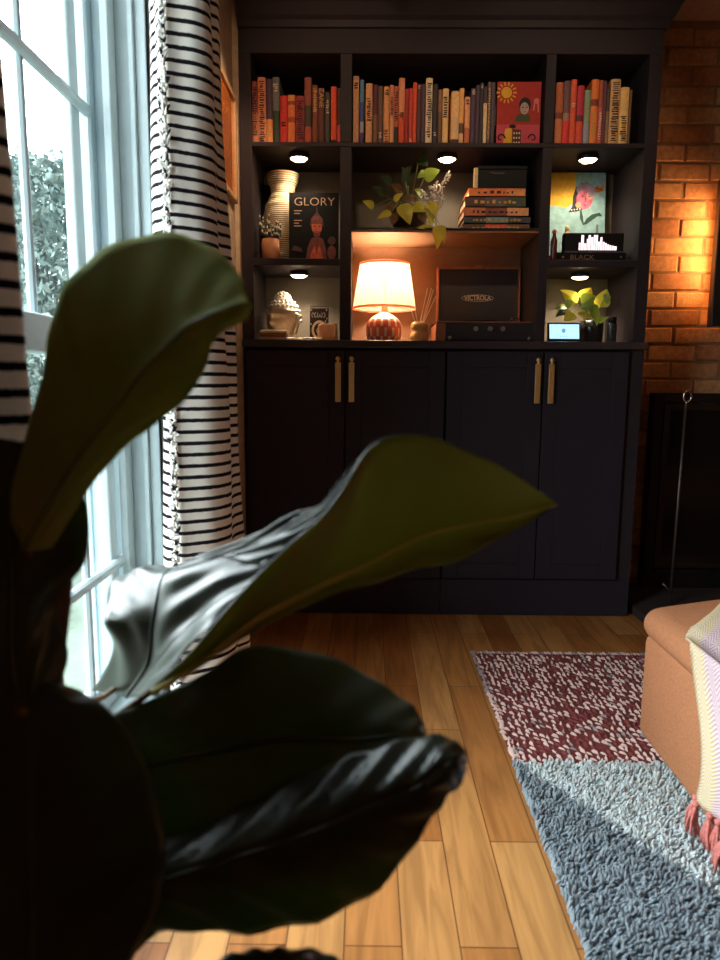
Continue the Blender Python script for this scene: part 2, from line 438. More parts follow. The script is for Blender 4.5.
topR=[(-.415,1.42),(-.412,1.39),C(164,1.36),C(169,1.345),C(177,1.30),C(190,1.300),C(200,1.305),C(207,1.325),C(206,1.40),C(208,1.43),C(212,1.44),C(216,1.46),C(214,1.55),(-.40,1.62)]
botR=[(-.415,1.42),(-.412,1.39),C(164,1.36),C(168,1.345),C(174,1.30),C(196,1.315),C(219,1.345),C(235,1.40),C(234,1.46),C(236,1.50),C(241,1.52),C(247,1.55),C(240,1.65),(-.40,1.72)]
curtain('curtain',topR,botR,'white curtain with thin black stripes and fringed edge, hanging between window and dark cabinet',1.95,.02,None,1,lambda u,z:0)
def left_curtain():
    top=[(-.40,.40),(-.37,.46),(-.35,.45),(-.33,.50),(-.36,.53),(-.345,.555),(-.36,.548),(-.347,.56),(-.338,.575),(-.345,.60),(-.34,.61),(-.36,.64)]
    bot=[(-.40,.38),(-.37,.46),(-.34,.44),(-.32,.50),(-.36,.53),(-.335,.555),(-.325,.548),(-.275,.56),(-.253,.575),(-.275,.60),(-.34,.62),(-.37,.65)]
    return curtain('curtain',top,bot,'shadowed black-striped curtain at the left edge of the picture, beside the big leaves',1.95,.02,None,2,lambda u,z:0)
left_curtain()
# fringe along the leading edge of the far curtain
def fringe():
    rnd=random.Random(5); c=[o for o in COL.objects if o.name=='curtain'][0]; tm=MB(); z=.03
    while z<1.94:
        w=((1.95-z)/1.93)**.8; x=topR[4][0]+(botR[4][0]-topR[4][0])*w; y=1.298
        for k in range(3):
            l=rnd.uniform(.011,.018); a=rnd.uniform(.2,1.2)
            d=Vector((rnd.uniform(-.6,.6),-.5,0)).normalized()*l*.7+Vector((0,0,math.sin(a)*l))
            p=Vector((x+rnd.uniform(-.006,.004),y-.004,z+rnd.uniform(-.002,.002)))
            tm.tube([p,p+d*.5+Vector((0,0,.002)),p+d],[.0018,.0030,.0012],5,0 if (z/.0218)%1>.22 else 1)
        z+=.0056
    obj('fringe_trim',tm,[mat('white_cotton_fringe',(226,222,216),.95),mat('black_cotton_fringe',(34,30,34),.95)],c,smooth=True)
fringe()
RODM=mat('dark_bronze_rod',(60,46,40),.4,metal=.8)
rod=thing('curtain_rod',(-.35,1.0,1.97),'dark bronze curtain rod above the window, outside the top of the picture','curtain rod')
obj('rod',MB().tube([(-.35,.33,1.975),(-.35,1.75,1.975)],.01,12),RODM,rod,smooth=True)
for yb_ in (.72,1.665): obj('bracket',MB().box(XW,-.34,yb_,yb_+.02,1.955,1.972),RODM,rod)

# framed print on the left wall
pt=thing('framed_print',(XW,2.19,1.34),'glossy orange framed print on the side wall between curtain and cabinet','picture frame')
fr=MB()
for y0,y1,z0,z1 in ((2.03,2.045,1.35,1.665),(2.275,2.29,1.35,1.665),(2.03,2.29,1.35,1.365),(2.03,2.29,1.65,1.665)): fr.box(XW,XW+.016,y0,y1,z0,z1)
obj('frame',fr,mat('light_oak_frame',(205,160,110),.5),pt,bevel=.002)
obj('print',MB().box(XW+.001,XW+.009,2.045,2.275,1.365,1.65),mat('orange_print',(244,128,54),.16,var=.3,vs=14,coat=.8),pt)

# ------------------------------------------------------------------ built-in: base cabinets, worktop, bookcase
def cabinet(x0,x1,doors,label):
    c=thing('base_cabinet',((x0+x1)/2,D+.15,0),label,'cabinet')
    obj('body',MB().box(x0,x1-.0005,D+.02,YB-.03,.0,.902),NAVY,c)
    obj('plinth',MB().box(x0,x1-.0005,D-.004,D+.0195,0,.128),NAVYB,c,bevel=.003)
    f=MB(); f.box(x0,doors[0][0]-.003,D,D+.0195,.129,.902)
    f.box(doors[-1][1]+.003,x1-.0005,D,D+.0195,.129,.902); f.box(doors[0][0]-.0025,doors[-1][1]+.0025,D,D+.0195,.899,.902)
    obj('face_frame',f,NAVY,c,bevel=.002)
    for a,b,hs in doors:
        d=MB(); y0,y1=D-.016,D+.003; w=.052
        d.box(a,a+w,y0,y1,.133,.895); d.box(b-w,b,y0,y1,.133,.895); d.box(a+w,b-w,y0,y1,.133,.133+w); d.box(a+w,b-w,y0,y1,.895-w,.895)
        d.box(a+w,b-w,y0+.0015,y1,.133+w,.895-w)
        do=obj('door',d,NAVYB,c,bevel=.0018)
        hxx=(b-.020 if hs>0 else a+.020)
        zt,zb=aY(345,357,D-.03).z,aY(345,402,D-.03).z
        h=MB(); h.rbox(hxx-.0095,hxx+.0095,D-.034,D-.027,zb,zt-.017,.002,4); h.tube([(hxx,D-.031,zt-.018),(hxx,D-.031,zt-.008)],.004,8)
        h.tube([(hxx,D-.027,zb+.014),(hxx,D-.015,zb+.014)],.005,10); h.tube([(hxx,D-.027,zt-.02),(hxx,D-.015,zt-.02)],.005,10)
        ho=obj('handle',h,BRASS,do,smooth=False)
        obj('handle_finial',MB().ball((hxx,D-.031,zt-.006),(.0085,.0065,.0085),12,8),BRASS,ho,smooth=True)
XM=.258; XR2=.905; XL=-.408
struct('trim_2',MB().box(XW+.001,XL-.0008,D+.012,D+.03,0,CE-.002),CREAMW)
cabinet(XL,XM,[(-.395,-.0745,1),(-.0705,.2545,-1)],'dark navy base cabinet with two doors, nearest the window')
cabinet(XM,XR2,[(.2615,.5745,1),(.5785,.852,-1)],'dark navy base cabinet with two doors, nearest the brick wall')
wt=MB().box(XL,XR2+.004,D-.022,YB-.03,.9035,.928)
tag(obj('worktop',wt,mat('dark_satin_worktop',(64,54,58),.3,var=.06,spec=.5),bevel=.003),'continuous dark worktop lying over both base cabinets','worktop')
Y0=D+.002; YBK=YB-.045
bc=thing('bookcase',((XL+XR2)/2,D+.15,.9285),'tall dark built-in bookcase with lit bays above the worktop','bookcase')
BX=[(-.37,-.091),(-.054,.547),(.578,.865)]
def bxo(name,m,*a,bevel=.0018): return obj(name,MB().box(*a),m,bc,bevel=bevel)
bxo('side_panel',NAVY,XL,-.37,Y0,YBK,.9285,1.80); bxo('side_panel',NAVY,.865,XR2,Y0,YBK,.9285,1.80)
bxo('divider',NAVY,-.091,-.054,Y0,YBK,.9285,1.527); bxo('divider',NAVY,.547,.578,Y0,YBK,.9285,1.527)
bxo('divider',NAVY,-.091,-.054,Y0,YBK,1.541,1.80); bxo('divider',NAVY,.547,.578,Y0,YBK,1.541,1.80)
bxo('shelf',NAVY,-.37,.865,Y0,YBK,1.527,1.541)
bxo('shelf',NAVY,-.37,-.091,Y0,YBK,1.165,1.187); bxo('shelf',NAVY,.578,.865,Y0,YBK,1.165,1.187)
bxo('shelf',mat('alcove_painted_glow',(150,104,72),.55,var=.12,vs=20),-.054,.547,Y0+.006,YBK,1.270,1.278)  # brown stands in for lamplight on the dark alcove paint
bxo('shelf',NAVY,-.054,.547,Y0,YBK,1.278,1.284)
ALC=MATS['alcove_painted_glow']
obj('back_panel',MB().box(XL,XR2,YBK,YBK+.012,.9285,1.80),mat('charcoal_back_panel',(102,92,80),.5,var=.05,spec=.2),bc)
obj('alcove_panel',MB().box(-.054,.547,YBK-.006,YBK-.0005,.9285,1.27),ALC,bc)  # same brown: lamp glow put into the panel colour
obj('header',MB().box(XL,XR2,Y0,YBK+.012,1.80,1.88),NAVY,bc,bevel=.002)
# crown moulding: a profile swept along front and right side
prof=[(0,1.87),(.008,1.872),(.012,1.89),(.022,1.90),(.035,1.93),(.058,1.955),(.066,1.975),(.066,2.0),(.078,2.005),(.078,CE-.002),(0,CE-.002)]
cw=MB(); rows=[]
for o_,z in prof: rows.append([Vector((XL,Y0-o_,z)),Vector((XR2+o_,Y0-o_,z)),Vector((XR2+o_,YBK,z))])
cw.grid(rows); cw.box(XL,XR2,Y0,YBK+.012,1.88,CE-.002)
obj('crown_moulding',cw,NAVY,bc)

# ------------------------------------------------------------------ puck lights
PK=mat('puck_lens',(255,240,215),.4,var=0,emit=(255,226,180),es=14)
PKR=mat('puck_ring',(60,52,50),.35,metal=.5)
def puck(px,py,zs,label,power):
    yp_=D+(.075 if zs>1.4 else .125); p=aY(px,py,yp_); t=thing('puck_light',(p.x,yp_,zs-.016),label,'light','puck lights under the shelves')
    obj('housing',MB().lathe([(.0,0.0155),(.031,.0155),(.033,.011),(.033,.003),(.029,.0),(.028,.002),(.0,.002)],(p.x,yp_,zs-.016),28,cap=False),PKR,t,smooth=True)
    obj('lens',MB().lathe([(.0275,.0018),(.02,-.004),(.0,-.006)],(p.x,yp_,zs-.016),24),PK,t,smooth=True)
    l=bpy.data.lights.new('puck_glow','SPOT'); l.energy=power; l.color=(1,.80,.56); l.spot_size=math.radians(118); l.spot_blend=.75; l.shadow_soft_size=.02; l.energy*=1.6
    o=bpy.data.objects.new('puck_glow',l); o.location=(p.x,yp_,zs-.028); o.rotation_euler=(math.radians(26 if zs>1.4 else 16),0,0); l.energy*=(.72 if zs>1.4 else 1.4); COL.objects.link(o)
puck(299,160,1.527,'round puck light glowing above the ribbed vase',1.52)
puck(447,163,1.527,'round puck light glowing between trailing plant and stacked books',1.7)
puck(588,160,1.527,'round puck light glowing above the flower-woman canvas',1.52)
puck(299,275,1.165,'round puck light glowing above the carved head',1.33)
puck(580,275,1.165,'round puck light glowing above the potted plant and small screen',1.33)

# ------------------------------------------------------------------ books
def cmat(rgb):
    rgb=tuple(min(250,int(v*1.17+4)) for v in rgb)
    return mat('book_cloth_%d_%d_%d'%rgb,rgb,.62,var=.12,vs=120)
GOLDL=mat('gold_lettering',(214,164,78),.5,var=.05)
INK={'d':mat('dark_lettering',(44,30,28),.7,var=0),'w':mat('pale_lettering',(222,204,180),.7,var=0),'g':GOLDL}
def book(px0,px1,top,segs,mark,label,group,zb=1.5412,yf=D+.02,py=110,lean=0.):
    x0=aY(px0,py,yf).x+.0004; x1=aY(px1,py,yf).x-.0004; z1=aY((px0+px1)/2,top,yf).z; h=z1-zb; w=x1-x0
    dp=random.uniform(.12,.165); rnd=random.Random(int(px0*31+top))
    if isinstance(segs[0],int): segs=[(1.,segs)]
    c=MB(); zs=[z1]; ks=[]; 
    for fr_,col in segs: zs.append(zb+h*(1-fr_) if fr_<1 else zb); ks.append(col)
    cols=list(dict.fromkeys(ks)); tb=min(.0022,w*.2)
    for a,b,kcol in zip(zs[:-1],zs[1:],ks):
        k=cols.index(kcol); bul=min(.004,w*.2)
        rows=[[Vector((x0+w*u,yf+bul-bul*math.sin(PI*u),z)) for u in (0,.12,.3,.5,.7,.88,1)] for z in (a,b)]
        c.grid(rows,k); 
        c.box(x0,x0+tb,yf+bul,yf+dp,b,a,k); c.box(x1-tb,x1,yf+bul,yf+dp,b,a,k)
    o=obj('book',c,[cmat(q) for q in cols])
    p=MB().box(x0+tb,x1-tb,yf+.006,yf+dp-.004,zb+.003,z1-.003)
    tag(o,label,'book',group)
    ORG[o]=Vector(o.location); obj('pages',p,PAPER,o)
    if mark:
        s=MB()
        for ch,fa,fb in mark:
            z=z1-h*fa; k=0
            while z>z1-h*fb:
                l=rnd.uniform(.003,.009); xw=rnd.uniform(.18,.36)*w; xc=(x0+x1)/2+rnd.uniform(-.08,.08)*w
                s.box(xc-xw,xc+xw,yf-.0007,yf+.003,z-l*.5,z); z-=l*.5+rnd.uniform(.0015,.005)
        obj('spine_title',s,INK[mark[0][0]],o)
    if lean:
        o.rotation_euler[1]=lean
    return o
def zx(v): return 245+v/7.2
def zy(v): return 70+v/7.2
G1='upright books in the shelf bay nearest the window'; G2='upright books in the wide middle shelf bay'; G3='upright books in the shelf bay nearest the brick wall'
LB=[
 (45,91,80,[(.5,(132,58,44)),(1,(164,96,66))],[('d',.1,.85)],'rust-brown book, the outermost at the curtain end of the left top shelf'),
 (92,149,50,(188,120,84),[('d',.06,.95)],'tall tan book densely printed with dark specks, second on the left top shelf'),
 (150,197,62,[(.62,(70,50,66)),(1,(200,128,74))],[('g',.7,.9)],'book with dark upper spine and orange-tan foot on the left top shelf'),
 (198,249,50,[(.5,(92,96,92)),(1,(40,60,44))],[('w',.1,.2)],'tall book, grey above and dark green below, on the left top shelf'),
 (251,306,183,(186,48,42),[('d',.55,.62)],'short bright red book right of the grey-green one'),
 (307,360,178,[(.12,(196,130,70)),(.2,(140,60,40)),(.45,(200,112,64)),(.56,(150,70,40)),(1,(204,118,66))],None,'short orange-tan book with two darker bands between two red ones'),
 (362,427,185,(134,50,50),[('d',.1,.9)],'short wide maroon book on the left top shelf'),
 (428,478,50,[(.42,(132,70,58)),(.74,(62,60,52)),(1,(168,78,60))],None,'tall book of brown, black and red bands on the left top shelf'),
 (484,523,108,(120,66,46),[('g',.06,.45)],'dark brown book with stacked gold bands on its spine'),
 (525,572,128,(92,50,46),None,'brown book with large yellow letters down its spine'),
 (576,611,160,(66,68,62),[('w',.15,.4)],'dark grey-green book between the yellow-lettered and the bright orange-red one'),
 (617,659,118,[(.93,(214,74,44)),(1,(60,34,34))],None,'slim bright orange-red book on the left top shelf'),
 (661,698,130,[(.66,(74,46,36)),(1,(180,66,62))],None,'dark book with a pinkish-red foot, last on the left top shelf'),
]
for b in LB: book(zx(b[0]),zx(b[1]),zy(b[2]),b[3],b[4],b[5],G1)
yf=D+.02; bz=aY(321.3,98,yf)
zl=[o for o in COL.objects if o.get('label','').startswith('brown book with large yellow')][0]
obj('spine_title',text_mb('ZANE',.024,lambda x,z,d:Vector((bz.x+z*.85,yf-.0012,bz.z-x)),stretch=.95),GOLDL,zl)
MBK=[
 (345,58,100,40,[(.06,(170,120,110)),(1,(196,138,98))],[('d',.1,.2)],'tall tan book at the left end of the middle row'),
 (345,106,137,68,[(.35,(80,124,150)),(.65,(58,74,130)),(.82,(150,150,170)),(1,(80,60,110))],None,'slim blue book, second in the middle row'),
 (345,148,197,95,(208,150,104),[('d',.25,.6)],'tan book right of the slim blue one'),
 (345,203,237,105,[(.5,(92,48,58)),(1,(124,84,66))],None,'maroon book fading to brown, fourth in the middle row'),
 (345,239,272,115,(106,80,66),[('w',.8,.9)],'drab brown book left of the peach pair'),
 (345,278,320,118,(228,144,98),[('d',.06,.14),('d',.75,.95)],'peach-orange book with a red mark near its foot'),
 (345,322,353,108,[(.55,(196,124,88)),(1,(218,150,100))],[('d',.2,.5)],'narrow tan book leaning on the peach one'),
 (345,354,386,115,[(.7,(182,92,70)),(1,(50,44,44))],[('d',.1,.6)],'brown-red book with a dark foot in the middle row'),
 (345,387,431,55,[(.55,(218,134,94)),(1,(194,72,42))],[('d',.52,.6)],'tall book, peach above and red below, in the middle row'),
 (345,432,459,135,(150,46,42),None,'thin dark red book between two brighter red ones'),
 (345,460,489,130,(182,62,46),[('w',.9,.96)],'red book with a small pale mark at its foot'),
 (345,490,516,88,(214,76,46),None,'thin vivid orange-red book in the middle row'),
 (345,518,549,100,(78,48,50),[('w',.03,.08)],'dark maroon book right of the vivid orange-red one'),
 (345,550,580,100,(72,54,64),None,'dark plum book left of the tall pale one'),
 (345,582,629,55,(220,182,148),[('d',.08,.9)],'tall pale book with a column of dark lettering in the middle row'),
 (345,633,669,100,(48,44,46),[('w',.8,.86)],'black book with a small white mark in the middle row'),
 (345,671,700,140,[(.4,(130,90,60)),(1,(96,70,52))],None,'narrow brown book right of the black one'),
 (445,-17,26,132,(226,166,110),[('d',.15,.5)],'golden tan book right of the narrow brown one'),
 (445,46,103,152,[(.9,(222,166,112)),(1,(66,52,46))],[('w',.5,.8)],'thick cream-tan book with a dark foot'),
 (445,104,137,130,[(.62,(210,152,90)),(.8,(90,64,50)),(1,(206,160,120))],None,'thin tan book with a dark patch low on its spine'),
 (445,143,182,192,[(.65,(204,140,96)),(1,(170,96,62))],[('d',.06,.14)],'short tan-brown book, lowest of the middle row'),
 (445,185,221,130,(70,52,72),[('w',.03,.12)],'dark purple book with a white tag at its head'),
 (445,222,249,108,(74,54,62),None,'plain dark plum-brown book beside the purple one'),
 (445,250,277,93,(50,44,50),[('w',.03,.08)],'thin black book with a pale tag at its head'),
 (445,278,304,120,[(.28,(66,48,54)),(1,(214,176,134))],None,'thin cream book with a dark head in the middle row'),
 (445,306,329,84,[(1,(92,74,70))],[('g',.1,.9)],'thin grey-brown book with a fine gold line'),
 (445,331,361,88,(76,64,74),None,'dark grey-purple book against the folk-art panel'),
]
for b in MBK: book(b[0]+b[1]/7.2,b[0]+b[2]/7.2,zy(b[3]),b[4],b[5],b[6],G2)
RB=[
 (76,131,85,[(.48,(170,92,56)),(.58,(120,56,40)),(1,(184,108,70))],None,'rust-tan book at the left end of the right top shelf'),
 (133,182,74,[(.5,(104,72,72)),(.62,(150,110,90)),(1,(206,52,50))],None,'book with grey-brown head and bright red foot'),
 (184,226,64,(206,80,52),[('w',.36,.42)],'orange-red book with a white dot on its spine'),
 (230,281,108,[(.5,(170,42,58)),(.6,(90,36,44)),(1,(202,70,50))],None,'crimson book with a dark band on the right top shelf'),
 (284,329,140,[(.6,(126,138,106)),(1,(134,136,142))],None,'sage-green book fading to grey at its foot'),
 (331,384,64,[(.3,(228,106,44)),(.4,(120,50,36)),(1,(230,112,52))],[('g',.5,.9)],'bright orange book with a dark band near the top'),
 (386,416,70,[(.42,(150,76,52)),(1,(186,84,68))],[('w',.5,.9)],'thin brownish-pink book right of the orange one'),
 (418,441,75,(92,48,62),None,'thin dark wine-coloured book on the right top shelf'),
 (442,466,130,[(.4,(72,56,44)),(1,(130,98,62))],None,'thin dark brown book left of the speckled one'),
 (468,540,62,(184,140,92),[('d',.05,.95)],'thick tan book covered in dark speckled lettering'),
 (541,604,120,(218,164,98),[('d',.5,.95)],'golden tan book, second from the brick end of the right shelf'),
 (606,624,140,(96,72,50),None,'thin dark brown book at the brick end of the right shelf'),
]
for b in RB: book(545+b[0]/7.2,545+b[1]/7.2,zy(b[2])+.3,b[3],b[4],b[5],G3)

# ------------------------------------------------------------------ flat pictures with printed designs
def ell(cx,cy,rx,ry,n=20,a0=0): return [(cx+rx*math.cos(a0+2*PI*i/n),cy+ry*math.sin(a0+2*PI*i/n)) for i in range(n)]
class Sheet:
    """design drawn in the sheet's own (u,v), u to the right, v up; each colour sits a hair above the last"""
    def __init__(s,o,ux,vz): s.o=Vector(o); s.ux=Vector(ux); s.vz=Vector(vz); s.n=s.ux.cross(s.vz).normalized(); s.mb=MB(); s.h=.0006
    def P(s,u,v,h=0): return s.o+s.ux*u+s.vz*v+s.n*h
    def poly(s,pts,k,step=True):
        if getattr(s,'vt',None): pts=[(u,s.vt(v)) for u,v in pts]
        s.mb.poly([s.P(u,v,s.h) for u,v in pts],k); s.h+=.00003
    def line(s,pts,w,k):
        asp=s.vz.length/s.ux.length
        for (a,b),(c,d) in zip(pts[:-1],pts[1:]):
            dx,dy=c-a,(d-b)*asp; l=math.hypot(dx,dy) or 1; nx,ny=-dy/l*w/2,dx/l*w/2/asp
            s.poly([(a-nx,b-ny),(c-nx,d-ny),(c+nx,d+ny),(a+nx,b+ny)],k)
def board(name,cor,thick,base,side,label,cat):
    """cor: lower-left, lower-right, upper-left world points"""
    a,b,c=[Vector(p) for p in cor]; ux=b-a; vz=c-a; n=ux.cross(vz).normalized()
    t=thing(name,(a+b)/2+n*(-thick/2),label,cat)
    m=MB(); m.prism([a,b,b+vz,c],-n*thick); obj('panel',m,side,t)
    return t,Sheet(a,ux,vz)
pm=lambda n,c,**k: mat(n,c,.75,var=k.get('var',.1),vs=60)
# folk-art panel
yp=D+.03; a=aY(495.9,143,yp); b=aY(539.3,143,yp); c_=aY(495.9,81.2,yp); a.z=b.z=1.5414
t,s=board('folk_art_panel',(a,b,Vector((a.x,yp+.004,c_.z))),.012,None,pm('panel_edge_red',(120,40,36)),'red folk-art panel with sun and dark-haired woman, at the end of the middle book row','picture')
FA=[pm('folk_red',(184,52,42)),pm('folk_pink',(214,78,92)),pm('folk_sun',(236,176,48)),pm('folk_hair',(40,30,34)),pm('folk_skin',(196,164,156)),pm('folk_green',(76,84,54)),pm('folk_brown',(92,56,40)),pm('folk_cream',(236,214,180)),pm('folk_rose',(222,130,120))]
s.poly([(0,0),(1,0),(1,1),(0,1)],0); s.poly([(0,0),(1,0),(1,.33),(0,.33)],1)
for i in range(14):
    q=2*PI*i/14; r1,r2=.155,.235
    s.poly([(.21+r1*math.cos(q-.12),.83+r1*.72*math.sin(q-.12)),(.21+r2*math.cos(q-.07),.83+r2*.72*math.sin(q-.07)),(.21+r2*math.cos(q+.07),.83+r2*.72*math.sin(q+.07)),(.21+r1*math.cos(q+.12),.83+r1*.72*math.sin(q+.12))],2)
s.poly(ell(.21,.83,.125,.09),2)
s.poly(ell(.64,.64,.135,.12),3); s.poly([(.40,.38),(.78,.38),(.76,.48),(.62,.53),(.45,.47)],5); s.poly(ell(.63,.585,.10,.095),4)
s.line([(.57,.60),(.61,.60)],.02,3); s.line([(.66,.60),(.70,.60)],.02,3); s.line([(.61,.53),(.66,.53)],.02,0)
s.poly(ell(.90,.70,.06,.045),8); s.line([(.86,.69),(.84,.55)],.03,8); s.line([(.93,.69),(.95,.52)],.03,8)
s.poly([(.16,.0),(.36,.0),(.36,.28),(.20,.26)],2); s.poly([(.37,.0),(.57,.0),(.57,.25),(.37,.26)],6)
for i in range(9): s.poly(ell(.41+(i%3)*.06,.045+(i//3)*.075,.02,.018,8),7)
s.poly(ell(.37,.30,.08,.035),3)
for cx,sg in ((.10,1),(.84,-1)): s.line([(cx+sg*(.11-.011*i)*math.cos(.6*i),.11+(.085-.008*i)*math.sin(.6*i)) for i in range(10)],.035,3)
obj('printed_picture',s.mb,FA,t)
# flower-woman canvas
yp=D+.21; a=aY(549.5,258,yp); b=aY(604.5,258,yp); c_=aY(552,172,yp+.03); a.z=b.z=1.1875; 
t,s=board('canvas_painting',(a,b,Vector((a.x,yp+.035,c_.z))),.014,None,pm('canvas_edge',(150,170,168)),'canvas of a pink-faced flower woman on yellow and pale teal, leaning in the right bay','picture')
CP=[pm('canvas_teal',(146,186,188),var=.18),pm('canvas_yellow',(232,178,50),var=.15),pm('canvas_black',(46,38,44)),pm('canvas_lilac',(160,136,164),var=.3),pm('canvas_pink',(214,112,140),var=.35),pm('canvas_leaf',(44,78,64)),pm('canvas_orange',(206,120,50)),pm('canvas_peach',(236,160,120)),pm('canvas_white',(232,226,214)),pm('canvas_grey',(96,120,124))]
s.poly([(0,0),(1,0),(1,1),(0,1)],0); s.vt=lambda v:.36+.64*v; s.poly([(0,.47),(.30,.44),(.44,.52),(.46,1),(0,1)],1)
s.poly([(.33,.36),(.40,.45),(.41,.62),(.46,.76),(.55,.83),(.66,.84),(.74,.78),(.60,.80),(.52,.70),(.50,.52),(.62,.42),(.50,.38)],2)
s.poly(ell(.63,.73,.16,.105),3); s.poly(ell(.62,.57,.15,.155),4); s.poly(ell(.51,.48,.05,.05),7); s.poly(ell(.72,.63,.07,.06),7)
s.poly(ell(.74,.70,.06,.09),3); s.line([(.57,.62),(.62,.625)],.018,2); s.line([(.68,.61),(.72,.615)],.018,2); s.line([(.64,.60),(.63,.54),(.66,.535)],.012,2); s.line([(.60,.48),(.66,.475)],.024,2)
for i in range(4): s.poly(ell(.39+i*.05,.40+.006*i,.015,.012,8),8)
s.line([(.56,.40),(.61,.16)],.022,5); s.poly([(.60,.16),(.54,.27),(.54,.40),(.60,.30)],5); s.poly([(.60,.16),(.66,.26),(.76,.33),(.90,.36),(.95,.30),(.86,.30),(.74,.22),(.66,.17)],5)
s.poly([(.78,.73),(.86,.80),(.88,.75),(.97,.82),(.96,.71),(.88,.68),(.82,.68)],6); s.line([(.80,.76),(.94,.72)],.015,2)
s.poly([(.84,.0),(.88,.0),(.88,.17),(.84,.17)],9)
obj('painted_surface',s.mb,CP,t)
# magazine
yp=D+.075; a=aY(289,256,yp); b=aY(338.5,256,yp); c_=aY(289.5,192.5,yp+.012); a.z=b.z=1.1875
t,s=board('magazine',(a,b,Vector((a.x,yp+.014,c_.z))),.008,None,pm('magazine_edge',(70,56,52)),'dark GLORY magazine standing in front of the ribbed vase','magazine')
GM=[mat('magazine_black',(20,16,17),.7,var=.2,vs=30,spec=.15),pm('magazine_tan',(182,148,116)),pm('magazine_orange',(196,84,46),var=.3),pm('magazine_maroon',(112,48,42),var=.3),pm('magazine_brown',(74,46,40),var=.3)]
s.poly([(0,0),(1,0),(1,1),(0,1)],0)
s.poly([(.34,.0),(.37,.20),(.44,.33),(.50,.36),(.62,.36),(.69,.33),(.74,.20),(.77,.0)],3)
s.poly([(.42,.52),(.44,.62),(.50,.68),(.545,.71),(.555,.80),(.565,.80),(.575,.71),(.62,.68),(.68,.62),(.70,.52)],4)
s.poly(ell(.56,.51,.105,.115),2); s.poly([(.46,.55),(.66,.55),(.67,.62),(.62,.665),(.50,.665),(.45,.62)],3)
s.line([(.49,.515),(.54,.515)],.02,4); s.line([(.585,.515),(.635,.515)],.02,4); s.poly([(.48,.45),(.56,.42),(.64,.45),(.62,.38),(.56,.345),(.50,.38)],3); s.line([(.53,.44),(.59,.44)],.014,4)
s.poly([(.42,.05),(.47,.17),(.52,.24),(.56,.10),(.60,.24),(.65,.17),(.69,.05)],2); s.poly(ell(.86,.14,.09,.10),3); s.poly(ell(.86,.31,.08,.06),4); s.poly([(.05,.17),(.28,.14),(.25,.2),(.1,.24)],4)
for v,w in ((.74,.16),(.70,.12),(.60,.16),(.56,.10),(.52,.15)): s.line([(.10,v),(.10+w,v)],.018,1)
ctr=(s.o+s.ux*.51+s.vz*.865)
cat_mb(s.mb,text_mb('GLORY',.0375,lambda x,z,d:ctr+s.ux.normalized()*x+s.vz.normalized()*z+s.n*.0014,stretch=1.12,bold=-.0004),1)
# serifs on the title letters
obj('printed_cover',s.mb,GM,t)

# ------------------------------------------------------------------ left bay objects
def shelf_pt(px,yd,z): p=aY(px,250,yd); return Vector((p.x,yd,z))
v0=aY(283,230,D+.17); vz0=1.1875; sc=(D+.17)/690
pr=[(.035,0)]; N=46; hgt=aY(283,174,D+.17).z-vz0
def vr(t):
    pts=[(0,.04),(.12,.056),(.35,.066),(.52,.066),(.64,.060),(.72,.048),(.78,.040),(.84,.042),(.92,.052),(1,.0555)]
    for (a,ra),(b,rb) in zip(pts[:-1],pts[1:]):
        if t<=b: u=(t-a)/(b-a); u=u*u*(3-2*u); return ra+(rb-ra)*u
    return pts[-1][1]
pf=[]; kinds=[]
for i in range(N):
    t0=i/N; 
    for dt,dr in ((0,0),(.62/N,0.0),(.66/N,-.0022),(.97/N,-.0022)): pf.append((vr(t0+dt)+dr,hgt*(t0+dt)))
pf.append((vr(1),hgt)); pf+= [(vr(1)-.004,hgt+.001),(vr(.9)-.006,hgt*.9),(.02,hgt*.5),(.0,hgt*.5)]
vt=thing('vase',(v0.x,D+.17,vz0),'cream ribbed vase with flared neck behind the magazine','vase')
obj('vessel',MB().lathe(pf,(v0.x,D+.17,vz0),40,kf=lambda j,i:1 if j<4*N and j%4 in (1,2,3) else 0),[mat('cream_ceramic',(214,188,150),.7,var=.1),mat('brown_groove',(116,72,48),.85)],vt,smooth=False)
# striped succulent in wooden cup
p=aY(270.5,250,D+.045); pc=(p.x,D+.045,1.1875)
st=thing('succulent',pc,'small spiky succulent with white-barred leaves in a tan cup','plant')
sh=aY(270,239.5,D+.045).z-1.1875
obj('pot',MB().lathe([(.024,0),(.028,.004),(.030,sh*.5),(.0285,sh),(.025,sh),(.024,sh-.01),(0,sh-.01)],pc,20),mat('tan_wood_cup',(190,128,88),.7,var=.2,vs=30),st,smooth=True)
sp=MB(); rnd=random.Random(3)
for i in range(15):
    a=2*PI*i/15+rnd.uniform(-.2,.2); r=rnd.uniform(.012,.036); h=rnd.uniform(.05,.095); b0=Vector(pc)+Vector((math.cos(a)*.008,math.sin(a)*.008,sh-.01))
    tip=b0+Vector((math.cos(a)*r,math.sin(a)*r,h)); m=b0.lerp(tip,.5)+Vector((math.cos(a)*.012,math.sin(a)*.012,0))
    pts=spline([b0,m,tip],13)
    for q in range(12):
        rr=lambda t:.0052*(1-t**2)+.0006
        sp.tube([pts[q],pts[q+1]],[rr(q/12),rr((q+1)/12)],6,k=1 if q%3==1 else 0,cap=False)
obj('leaf_rosette',sp,[mat('dark_succulent',(56,62,52),.5),mat('white_band',(222,206,186),.7)],st,smooth=True)
